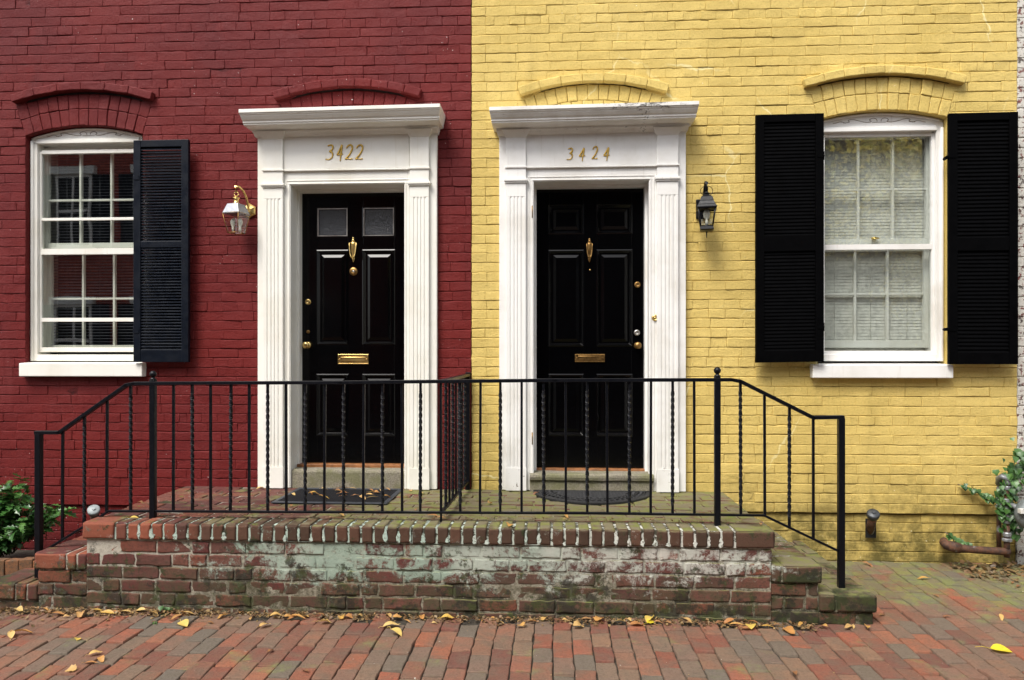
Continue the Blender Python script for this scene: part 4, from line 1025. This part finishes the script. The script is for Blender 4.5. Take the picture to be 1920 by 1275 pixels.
m = MB(); m.lathe([(.058, 0), (.056, .008), (.046, .016), (.02, .022)], (c0.x+.04, -.004, zz(388)), 6, 0, 'y', False, rot=R(30)); m.build('backplate', 'brass', lb, .002)
m = MB()
for dx in (-.025, .03): m.lathe([(.008, -.0), (.009, .03), (.007, .035), (.017, .055), (.019, .075), (.012, .095), (.003, .1)], (c0.x+dx, Yl, zz(437)+.01), 12)
m.build('bulb', 'bulb', lb)
c1 = W(1325, 395, Yl); zz = lambda py: Z(1325, py, Yl); cc = (c1.x, Yl)
ld = thing('wall_lantern', (c1.x, 0, c1.z), 'black bell topped wall lantern on the yellow wall', 'lamp')
lamp_body(ld, cc, zz(425), zz(392), .058, .084, 'iron', 4, R(35), .0055)
m = MB()
pr = [(.098, zz(392)), (.1, zz(390)), (.085, zz(385)), (.068, zz(378)), (.055, zz(370)), (.03, zz(366)), (.022, zz(364))]
for (r0, z0), (r1, z1) in zip(pr, pr[1:]): frustum(m, cc, z0, z1, r0, r1, 4, R(35))
m.lathe([(.024, 0), (.026, .006), (.012, .012), (.008, .022)], (c1.x, Yl, zz(364)), 14); m.build('hood', 'iron', ld, .002)
m = MB(); frustum(m, cc, zz(431), zz(425), .07, .062, 4, R(35)); frustum(m, cc, zz(433), zz(431), .05, .07, 4, R(35)); m.lathe([(.003, 0), (.005, .03), (.006, .045)], (c1.x, Yl, zz(446)), 8); m.build('base', 'iron', ld, .002)
m = MB(); m.tube([Vector((c1.x+.044*math.cos(a), Yl+.0, zz(358)+.036*math.sin(a))) for a in [R(t) for t in range(0, 361, 20)]], .0022, 6); m.build('ring', 'iron', ld)
m = MB(); m.tube([(c1.x, Yl, zz(362)), (c1.x, Yl-.006, zz(352)), (c1.x, Yl-.002, zz(343)), (c1.x, Yl+.03, zz(340)), (c1.x, Yl+.06, zz(346)), (c1.x, Yl+.09, zz(362)), (c1.x, -.05, zz(378)), (c1.x, -.01, zz(384))], [.008, .010, .011, .011, .010, .010, .010, .012], 10); m.build('arm', 'iron', ld)
m = MB(); m.box(c1.x-.05, c1.x+.05, -.02, -.003, zz(404), zz(366)); m.build('backplate', 'iron', ld, .008)
m = MB(); m.lathe([(.01, 0), (.011, .035), (.006, .04), (.022, .06), (.026, .085), (.016, .11), (.003, .118)], (c1.x, Yl, zz(425)+.008), 14); m.build('bulb', 'bulb', ld)

# ------------------------------------------------------------------ door mats
a, b = FL(508, 942, PT+.01), FL(728, 942, PT+.01); yb = -.085
dm = thing('doormat', ((a.x+b.x)/2, (a.y+yb)/2, PT), 'flat rectangular black doormat with dry leaves, before the left door', 'doormat')
m = MB(); m.box(a.x+.03, b.x-.03, a.y+.03, yb-.03, PT+.004, PT+.011); m.build('carpet', 'mat', dm)
m = MB(); e = .032; h = PT+.014
m.box(a.x, b.x, a.y, a.y+e, PT+.003, h); m.box(a.x, b.x, yb-e, yb, PT+.003, h); m.box(a.x, a.x+e, a.y+e, yb-e, PT+.003, h-.0005); m.box(b.x-e, b.x, a.y+e, yb-e, PT+.003, h-.0005)
m.build('rubber_border', simple('mat_border', (.03, .035, .045), .5, ns=120, bump=.001), dm, .004)
xa, xb_ = FL(1000, 922, PT).x, FL(1216, 922, PT).x; yf_ = FL(1108, 947, PT).y; yb = -.115; cx = (xa+xb_)/2; rx = (xb_-xa)/2; ry = yb-yf_
dm2 = thing('doormat', (cx, yb, PT), 'half round black rubber doormat with pierced pattern, before the right door', 'doormat')
def half(r_, N=40): return [(cx+rx*r_*math.cos(math.pi+math.pi*i/N), yb-.0+ry*r_*math.sin(math.pi+math.pi*i/N)) for i in range(N+1)]
m = MB(); N = 40; o_, i_ = half(1), half(.93); zt = PT+.02
v = []; f = []
for (x0, y0), (x1, y1) in zip(o_, i_): v += [(x0, y0, PT+.003), (x0, y0, zt-.004), (x0*.985+cx*.015, y0*.985+yb*.015, zt), (x1, y1, zt), (x1, y1, PT+.006)]
for i in range(N):
    for j in range(4): f.append((i*5+j, (i+1)*5+j, (i+1)*5+j+1, i*5+j+1))
m.add(v, f, 0, False); m.box(cx-rx, cx+rx, yb-.022, yb, PT+.003, zt)
m.add([(x_, y_, PT+.005) for x_, y_ in o_], [tuple(range(N+1))]); m.build('rim', 'rubber', dm2)
m = MB(); gx = cx-rx
while gx < cx+rx:
    gy = yb-ry; k = 0
    while gy < yb-.01:
        x_, y_ = gx+(.024 if k % 2 else 0), gy; rr = math.hypot((x_-cx)/rx, (y_-yb)/ry)
        if rr < .62:       # honeycomb of raised loops
            m.tube([Vector((x_+.021*math.cos(t), y_+.013*math.sin(t), PT+.014)) for t in [2*math.pi*q/8 for q in range(9)]], .0045, 5)
        gy += .0235; k += 1
    gx += .048
for r_ in (.66, .78, .9):
    m.tube([Vector((x_, y_, PT+.014)) for x_, y_ in half(r_)], .006, 6)
for i in range(26):        # leafy border
    t = math.pi+math.pi*(i+.5)/26
    for r0, r1, dt in ((.68, .77, .03), (.8, .9, -.03)):
        m.tube([Vector((cx+rx*r0*math.cos(t), yb+ry*r0*math.sin(t), PT+.014)), Vector((cx+rx*(r0+r1)/2*math.cos(t+dt), yb+ry*(r0+r1)/2*math.sin(t+dt), PT+.016)), Vector((cx+rx*r1*math.cos(t), yb+ry*r1*math.sin(t), PT+.014))], [.003, .009, .003], 5)
m.build('pierced_field', 'rubber', dm2)

# ------------------------------------------------------------------ pipes at the wall foot
def pipe_thing(px, py, px1, py1, mat, cap, label, Yw, Yo):
    a = W(px, py, Yo); b = W(px1, py1, Yw); t = thing('vent_pipe', tuple(b), label, 'pipe')
    d = (a-b).normalized(); m = MB(); m.tube([b, a], .03, 16); m.build('pipe', mat[0], t)
    m = MB(); q = a; m.tube([q-d*.018, q+d*.002, q+d*.02, q+d*.026], [.040, .043, .043, .036], 20); m.tube([q+d*.026, q+d*.034], [.014, .012], 4, smooth=False); m.build('cap', cap, t)
    return t, b
pipe_thing(176, 958, 180, 985, ['rust'], 'pvc', 'capped pipe with pale grey lid standing by the red wall', -.02, -.16)
pipe_thing(1637, 966, 1630, 1000, ['rust'], 'darkcap', 'rusty capped pipe with dark lid leaning out of a hole in the yellow wall', .03, -.10)
m = MB(); a, b = W(1622, 1008), W(1642, 972); m.box(a.x, b.x, -.006, -.004, a.z, b.z); m.build('pipe_hole', 'black', yel)
m = MB(); bb = W(180, 1000, -.05); m.tube([bb, bb+Vector((0, 0, -.1))], .03, 12)

gm = thing('gas_meter', (X(1910, -.25), -.25, 0), 'grey gas meter with rusty and galvanised pipes at the right corner', 'gas meter')
Yg = -.16; Gp = lambda x_, y_, Y=Yg: W(x_, y_, Y)
m = MB(); m.tube([Gp(1770, 1014, .0), Gp(1770, 1017, -.1), Gp(1775, 1022, -.14), Gp(1790, 1027), Gp(1830, 1031), Gp(1880, 1034), Gp(1892, 1034)], [.026, .03, .033, .029, .026, .026, .026], 14)
m.tube([Gp(1778, 1023, -.15), Gp(1800, 1028)], .036, 14); m.build('low_pipe', 'rust', gm)
m = MB(); m.tube([Gp(1888, 1045), Gp(1888, 985)], .019, 12); m.tube([Gp(1873, 1036, -.1), Gp(1873, 912, -.1)], .015, 12); m.tube([Gp(1888, 985), Gp(1888, 908)], .016, 12); m.build('riser', 'rust', gm)
m = MB()
for y_, r_, h_ in ((1012, .032, .012), (1002, .028, .016), (978, .027, .014), (966, .034, .012), (950, .03, .02), (938, .033, .014), (915, .025, .016), (905, .024, .014)):
    m = MB(); c = Gp(1888, y_); m.lathe([(r_*.8, -h_), (r_, -h_*.6), (r_, h_*.6), (r_*.8, h_)], c, 10, smooth=False); m.build('coupling', 'galv', gm)
m = MB()
m.tube([Gp(1888, 905), Gp(1887, 897), Gp(1880, 893), Gp(1873, 897, -.12), Gp(1873, 908, -.1)], .022, 12)
m.build('elbow', 'galv', gm); m = MB(); m.tube([Gp(1890, 945), Gp(1904, 950, -.22), Gp(1912, 958, -.25)], .018, 10); m.build('fitting', 'galv', gm)
m = MB(); c = Gp(1930, 962, -.22); m.lathe([(.10, 0), (.115, .02), (.115, .05), (.1, .075), (.06, .09), (.03, .092)], c, 28, 0, 'y'); m.build('meter_body', 'meter', gm)
m = MB(); c = Gp(1919, 959, -.32); m.box(c.x-.02, c.x+.02, c.y-.004, c.y+.03, c.z-.015, c.z+.015); m.build('dial', 'blind', gm)

# ------------------------------------------------------------------ leaves and plants
def leaf_mesh(m, p, L_, wd, yaw, pitch, roll, lobes=0, curl=.3, mi=0, nseg=6, stem=0.):
    """a single leaf blade from its foot p, with a midrib fold and curl"""
    rot = Matrix.Rotation(yaw, 3, 'Z') @ Matrix.Rotation(pitch, 3, 'Y') @ Matrix.Rotation(roll, 3, 'X'); v = []; f = []
    for i in range(nseg+1):
        t = i/nseg; x_ = t*L_; hw = wd*math.sin(math.pi*min(1, t**.8*.97+.03))**.8
        if lobes == 1: hw *= (1.35 if i % 2 else .55)                 # spiny, holly like
        if lobes == 2: hw = wd*[.5, 1.25, .95, 1.2, .65, .35, .03][min(6, i)]   # ivy like
        zc = -curl*L_*t*t; 
        for s_ in (-1, 0, 1): v.append(Vector(p)+rot @ Vector((x_+(.0 if s_ == 0 else (.08*L_ if lobes == 1 and i % 2 else 0)), s_*hw, zc+abs(s_)*hw*.35)))
    for i in range(nseg):
        for j in range(2): f.append((i*3+j, (i+1)*3+j, (i+1)*3+j+1, i*3+j+1))
    m.add(v, f, mi, True)
    if stem: m.tube([Vector(p)+rot @ Vector((0, 0, 0)), Vector(p)+rot @ Vector((-stem*.5, .004, .006)), Vector(p)+rot @ Vector((-stem, .0, .002))], .0012, 4, mi)
# holly bush at the left
hb = thing('holly_bush', (X(20, -.55), -.55, 0), 'small glossy green holly bush behind the left end of the railing', 'bush')
rg = random.Random(5); m = MB(); st = MB(); c = Vector((X(-8, -.5), -.5, .12))
for b_ in range(64):
    th = rg.uniform(0, 2*math.pi); el = rg.uniform(.1, 1.4); Lb = rg.uniform(.3, .52)*(1.0 if el < 1.0 else 1.05)
    d = Vector((math.cos(th)*math.cos(el), math.sin(th)*math.cos(el)*.8, math.sin(el))); p0 = c+Vector((rg.uniform(-.1, .1), rg.uniform(-.08, .08), 0)); e = p0+d*Lb+Vector((0, 0, .04))
    st.tube([p0, p0.lerp(e, .5)+Vector((0, 0, .02)), e], [.006, .004, .002], 5)
    for k in range(26):
        t = rg.uniform(.3, 1.02); p = p0.lerp(e, t); leaf_mesh(m, p, rg.uniform(.06, .095), rg.uniform(.017, .025), rg.uniform(0, 2*math.pi), rg.uniform(-.7, .6), rg.uniform(-.6, .6), 1, rg.uniform(-.1, .5), nseg=7)
m.build('foliage', 'holly', hb); st.build('stem', 'bark', hb)
be = thing('brick_edging', (X(35, -.85), -.85, 0), 'row of upright orange bricks edging the holly bed', 'edging')
m = MB(); 
for k in range(7):
    x0 = X(-62+26*k, -.85); x1 = X(-62+26*(k+1), -.85)-.006; t = rg.uniform(-.01, .01)
    zt = Z(30, 1048, -.85)+rg.uniform(-.008, .008)
    b0 = [(x0+t, -.88, -.05), (x1+t, -.88, -.05), (x1+t, -.80, -.05), (x0+t, -.80, -.05)]; b1 = [(x0, -.885, zt), (x1, -.88, zt+.004), (x1, -.81, zt), (x0, -.81, zt)]
    m.hexa(b0, b1)
g = G('orange_edging_brick'); nn = g.noise(50, 5, .7); M['edge'] = g.fin(g.mix(g.ramp(nn, .35, .7), g.mix(g.rnd(), (.27, .1, .035), (.14, .07, .03)), (.07, .045, .025)), .85, g.bump(nn, .8, .003))
m.build('brick', 'edge', be, .006)

def ivy(name, label, cat, path, nl, spread, seed, size=(.03, .055), Yb=None, loc=None):
    rg = random.Random(seed); t = thing(name, tuple(loc or path[0]), label, cat); m = MB(); s = MB()
    s.tube(path, .004, 6); s.build('stem', 'bark', t)
    segs = len(path)-1
    for i in range(nl):
        u = rg.uniform(0, segs); k = min(segs-1, int(u)); p = Vector(path[k]).lerp(Vector(path[k+1]), u-k)
        sp = spread if isinstance(spread, (int, float)) else spread[k]
        p = p+Vector((rg.gauss(0, sp), -abs(rg.gauss(0, sp*.5))-.01, rg.gauss(0, sp)))
        L_ = rg.uniform(*size)
        # hang outwards from the wall: blade faces the street, tip down
        rot_y = rg.uniform(.9, 1.6); leaf_mesh(m, p, L_, L_*.48, rg.uniform(-2.2, -.9), rot_y*.75, rg.uniform(-.5, .5), 2, rg.uniform(0, .3))
    m.build('foliage', 'ivy', t); return t
ivy('ivy', 'green ivy climbing over the gas meter pipes at the right edge', 'ivy',
    [W(1895, 1000, -.12), W(1886, 960, -.14), W(1880, 925, -.14), W(1890, 893, -.12), W(1908, 872, -.1), W(1925, 850, -.08)], 260, [.03, .035, .045, .055, .06], 3)
ivy('ivy', 'ivy shoot reaching left across the yellow wall above the meter pipes', 'ivy', [W(1880, 940, -.06), W(1862, 938, -.05), W(1840, 925, -.03), W(1818, 915, -.02), W(1796, 908, -.02)], 40, [.022, .018, .014, .008], 9, (.025, .045))
ivy('ivy', 'small ivy sprig sprouting behind the low rusty pipe', 'ivy', [W(1815, 1022, -.05), W(1800, 1014, -.04), W(1785, 1006, -.03), W(1772, 998, -.02)], 22, .012, 13, (.03, .045))
ivy('ivy', 'tiny ivy sprig rooted at the foot of the stoop', 'ivy', [FL(290, 1168, .01)+Vector((0, .0, 0)), W(306, 1160, STY-.03), W(312, 1148, STY-.02), W(318, 1138, STY-.015)], 20, .012, 17, (.022, .036))

# fallen leaves: a few blade shapes, copied
protos = []
rg = random.Random(21)
def leaf_proto(mat, L_, wd, curl, lobes=0, stem=.02, two=False):
    m = MB(); leaf_mesh(m, (-L_/2, 0, .004), L_, wd, 0, 0, rg.uniform(-.3, .3), lobes, curl, stem=stem)
    for v in m.v: v.z = max(.0015, v.z+.012*curl*4*0+abs(curl)*L_*.35*(1-abs(v.x)/(L_/2+1e-6))*1.0+ .004)
    o = m.build('fallen_leaf', mat); o['proto'] = 1; return o
pr = {'long': leaf_proto('dryleaf', .085, .013, .12), 'curl': leaf_proto('dryleaf', .075, .02, .28), 'broad': leaf_proto('paleyellowleaf', .06, .022, .1), 'brown': leaf_proto('brownleaf', .06, .012, .2),
      'lobe': leaf_proto('dryleaf', .065, .026, .2, 2), 'yellow': leaf_proto('yellowleaf', .098, .034, .08, stem=.07)}
used = set()
def put(kind, p, rz, sc, label, group=None, tilt=None):
    src = pr[kind]
    if kind in used: o = src.copy(); scene.collection.objects.link(o)
    else: o = src; used.add(kind)
    o.location = p; o.rotation_euler = (rg.uniform(-.25, .25) if tilt is None else tilt, rg.uniform(-.2, .2) if tilt is None else 0, rz); o.scale = (sc, sc, sc*rg.uniform(.8, 1.4) if tilt is None else sc)
    if 'proto' in o: del o['proto']
    tag(o, label, 'leaf')
    if group: o['group'] = group
    elif 'group' in o: del o['group']
def gp(px, py): p = FL(px, py, .005); p.z = gz(p.x, p.y)+.004; return p
GF, LF = 'leaves drifted along the foot of the stoop', 'dry tan leaf in the drift along the foot of the brick stoop'
foot = [35, 110, 125, 215, 240, 262, 290, 395, 415, 498, 560, 612, 675, 700, 765, 840, 870, 1020, 1125, 1290, 1350, 1365, 60, 85, 150, 185, 200, 330, 345, 355, 450, 470, 520, 540, 548, 575, 590, 603, 640, 655, 730, 745, 790, 815, 905, 925, 940, 955, 975, 1000, 1060, 1085, 1100, 1165, 1180, 1195, 1235, 1250, 1320, 1382, 1392, 1402, 1415, 1440, 1455, 1500, 1545, 1590, 1600, 1625]
for i, px in enumerate(foot):
    kind = rg.choice(['long', 'long', 'curl', 'lobe', 'curl', 'brown'])
    Y = STY-.03-abs(rg.gauss(0, .075)); p = Vector((X(px, Y), Y, 0)); p.z = gz(p.x, p.y)+.008
    put(kind, p, rg.uniform(0, 6.28) if rg.random() < .5 else rg.uniform(-.5, .5), rg.uniform(.45, 1.1), LF, GF)
for (px, py, kind) in ((45, 1187, 'long'), (20, 1190, 'long'), (345, 1173, 'broad'), (742, 1190, 'broad'), (1408, 1178, 'broad'), (1218, 1167, 'broad'), (735, 1175, 'curl'), (1480, 1186, 'curl')):
    put(kind, gp(px, py), rg.uniform(0, 6.28), 1.35, LF, GF)
GP, LP = 'leaves scattered on the brick pavement', 'small dry leaf lying on the open brick pavement'
for (px, py, kind) in ((180, 1226, 'curl'), (190, 1238, 'curl'), (132, 1258, 'lobe'), (145, 1200, 'broad'), (172, 1244, 'long'), (508, 1223, 'brown'), (572, 1260, 'brown'), (1775, 1158, 'brown'), (1878, 1162, 'long'), (1490, 1266, 'brown'), (1898, 1098, 'brown'), (1632, 1070, 'brown'), (1625, 1066, 'brown'), (1730, 1092, 'long'), (1755, 1122, 'brown'), (1910, 1105, 'brown'), (1655, 1155, 'brown')):
    put(kind, gp(px, py), rg.uniform(0, 6.28), rg.uniform(.7, .95), LP, GP)
put('yellow', gp(1878, 1219), R(-18), 1.0, 'bright yellow oval leaf with long stem on the pavement at lower right', None, 0.02)
put('yellow', gp(1221, 1170), R(40), .62, 'small bright yellow leaf below the right door, at the stoop foot', None, 0.02)
GS, LS = 'leaves lying on the stoop', 'dry curled leaf lying on the mossy stoop top'
def sp_(px, py, z=PT): p = FL(px, py, z); p.z = z+.006; return p
for (px, py, kind) in ((500, 920, 'long'), (487, 918, 'long'), (545, 950, 'brown'), (640, 968, 'lobe'), (770, 922, 'curl'), (792, 927, 'long'), (800, 945, 'brown'), (780, 958, 'brown'), (918, 946, 'curl'), (955, 988, 'lobe'), (1058, 970, 'curl'), (810, 970, 'long'), (828, 974, 'brown'), (760, 915, 'long'), (715, 922, 'curl'), (1003, 929, 'brown'), (690, 930, 'long'), (262, 945, 'brown'), (1425, 985, 'brown'), (305, 968, 'brown')):
    put(kind, sp_(px, py), rg.uniform(0, 6.28), rg.uniform(.7, 1.0), LS, GS)
GM, LM = 'leaves on the left doormat', 'dry leaf lying on the flat rectangular doormat'
for i in range(22):
    p = FL(rg.uniform(545, 735), rg.uniform(916, 936), PT+.014); p.z = PT+.018
    put(rg.choice(['long', 'curl', 'brown']), p, rg.uniform(-.9, .9), rg.uniform(.6, .95), LM, GM)
put('broad', sp_(252, 974), R(20), .8, 'pale yellow leaf on the left corner coping of the stoop', None, .02)

# fine litter that nobody could count
m = MB(); rg = random.Random(77)
def bits(n_, fx, fy, fz, smin=.006, smax=.022):
    for i in range(n_):
        x_, y_ = fx(), fy(); z_ = fz(x_, y_)+rg.uniform(.0, .008); L_ = rg.uniform(smin, smax)
        leaf_mesh(m, (x_, y_, z_), L_, L_*rg.uniform(.15, .45), rg.uniform(0, 6.28), rg.uniform(-.5, .2), rg.uniform(-.7, .7), 0, rg.uniform(-.3, .5), nseg=3)
bits(2400, lambda: rg.uniform(-3.6, STX1+.25), lambda: STY-.01-abs(rg.gauss(0, .045)), lambda x_, y_: gz(x_, y_)+.002, .008, .028)
bits(900, lambda: rg.uniform(-3.8, -2.0), lambda: STY-.01-abs(rg.gauss(0, .07)), lambda x_, y_: gz(x_, y_)+.002, .008, .03)
bits(260, lambda: rg.uniform(X(1770), X(1990)), lambda: rg.uniform(-.42, -.05), lambda x_, y_: gz(x_, y_)+.004, .02, .06)
bits(420, lambda: rg.uniform(STX0+.3, STX1-.1), lambda: -1.0+rg.gauss(0, .035), lambda x_, y_: PT, .005, .018)
bits(150, lambda: rg.uniform(-4, X(60, -.9)), lambda: rg.uniform(-1.2, -.9), lambda x_, y_: gz(x_, y_), .01, .03)
bits(260, lambda: rg.uniform(-3.8, 3.8), lambda: rg.uniform(-2.6, -1.3), lambda x_, y_: gz(x_, y_)+.002, .003, .009)
structure(m.build('leaf_litter', 'litter'), 'stuff')
tag(bpy.data.objects['leaf_litter'], 'brown leaf crumbs along the stoop foot and wall corner', 'leaf litter')

# ------------------------------------------------------------------ across the street, seen in the window glass, with one dark house added against low sky
opp = thing('brick_house', (-11, -13, 0), 'red brick house with pale window frames across the street, mirrored in the left window', 'house')
m = MB(); m.box(-22, -4.2, -18, -13, -.3, 8.2); m.build('wall', 'farbrick', opp)
m = MB(); m.box(-22.3, -3.9, -18.2, -12.6, 8.2, 8.6); m.build('roof', 'asphalt', opp)
m0 = MB(); m0.box(-22.2, -4, -12.99, -12.7, 7.8, 8.2); m0.build('cornice', 'white', opp)
for zb_ in (1.0, 4.4):
    for xw in (-19.5, -17.2, -14.9, -12.6, -10.4, -8.2, -6.0):
        wn = MB(); wn.box(xw-.5, xw+.5, -12.99, -12.93, zb_, zb_+1.9); wn.box(xw-.6, xw+.6, -12.99, -12.85, zb_+1.9, zb_+2.1); wn.box(xw-.6, xw+.6, -12.99, -12.85, zb_-.1, zb_)
        wn.box(xw-.03, xw+.03, -12.93, -12.91, zb_+.05, zb_+1.85); wn.box(xw-.42, xw+.42, -12.93, -12.909, zb_+.9, zb_+.98)
        e = wn.build('window', 'white', opp)
        p_ = MB(); p_.box(xw-.43, xw+.43, -12.93, -12.925, zb_+.07, zb_+1.83); p_.build('pane', 'door', e)
        sh = MB(); sh.box(xw-.98, xw-.52, -12.99, -12.94, zb_, zb_+1.9); sh.box(xw+.52, xw+.98, -12.99, -12.94, zb_, zb_+1.9); sh.build('shutter', 'shutter_blue', opp)
sky_blocker = thing('brick_house', (1, -13, 0), 'dark brown brick house added behind the camera to block low sky', 'house')  # added out of view: blocks low frontal sky and darkens reflections
M['blocker_brick'] = simple('sky_blocker_brown_brick', (.035, .02, .016), .85, ns=8)
m = MB(); m.box(-3.8, 17, -18, -13.2, -.3, 9); m.build('wall', 'blocker_brick', sky_blocker)
for zb_ in (1.2, 4.6):
    for xw in (-2.4, .2, 3.0, 12.5, 14.8):
        wn = MB(); wn.box(xw-.5, xw+.5, -13.19, -13.12, zb_, zb_+1.8); e = wn.build('window', 'shutter_blue', sky_blocker)
tr = thing('street_tree', (9.2, -10.3, 0), 'yellowing street tree across the road, mirrored in the right window', 'tree')
m = MB(); m.tube([(9.2, -10.3, -.2), (9.25, -10.3, 1.5), (8.9, -10.2, 3.4), (9.0, -10.4, 6.5)], [.22, .18, .15, .06], 10)
rg = random.Random(4); lf = MB()
for i in range(60):
    p0 = Vector((9.0, -10.3, rg.uniform(2.8, 6.0)))
    e = Vector((rg.uniform(5.2, 11), rg.uniform(-11.6, -9.2), rg.uniform(3.9, 7.8)))
    if i % 5 == 0: e = Vector((rg.uniform(7.1, 8.0), -10.2, rg.uniform(2.4, 3.8)))
    m.tube([p0, p0.lerp(e, .5)+Vector((0, 0, .15)), e], [.04, .02, .008], 5)
    for k in range(210):
        p = p0.lerp(e, rg.uniform(.35, 1.08))+Vector((rg.gauss(0, .24), rg.gauss(0, .24), rg.gauss(0, .2)))
        leaf_mesh(lf, p, rg.uniform(.08, .14), rg.uniform(.025, .04), rg.uniform(0, 6.28), rg.uniform(-1, 1.2), rg.uniform(-1, 1), 0, .2, nseg=3)
m.build('trunk', 'bark', tr); lf.build('crown', 'treeleaf', tr)
for o in bpy.data.objects:
    if '_b' in o: del o['_b']
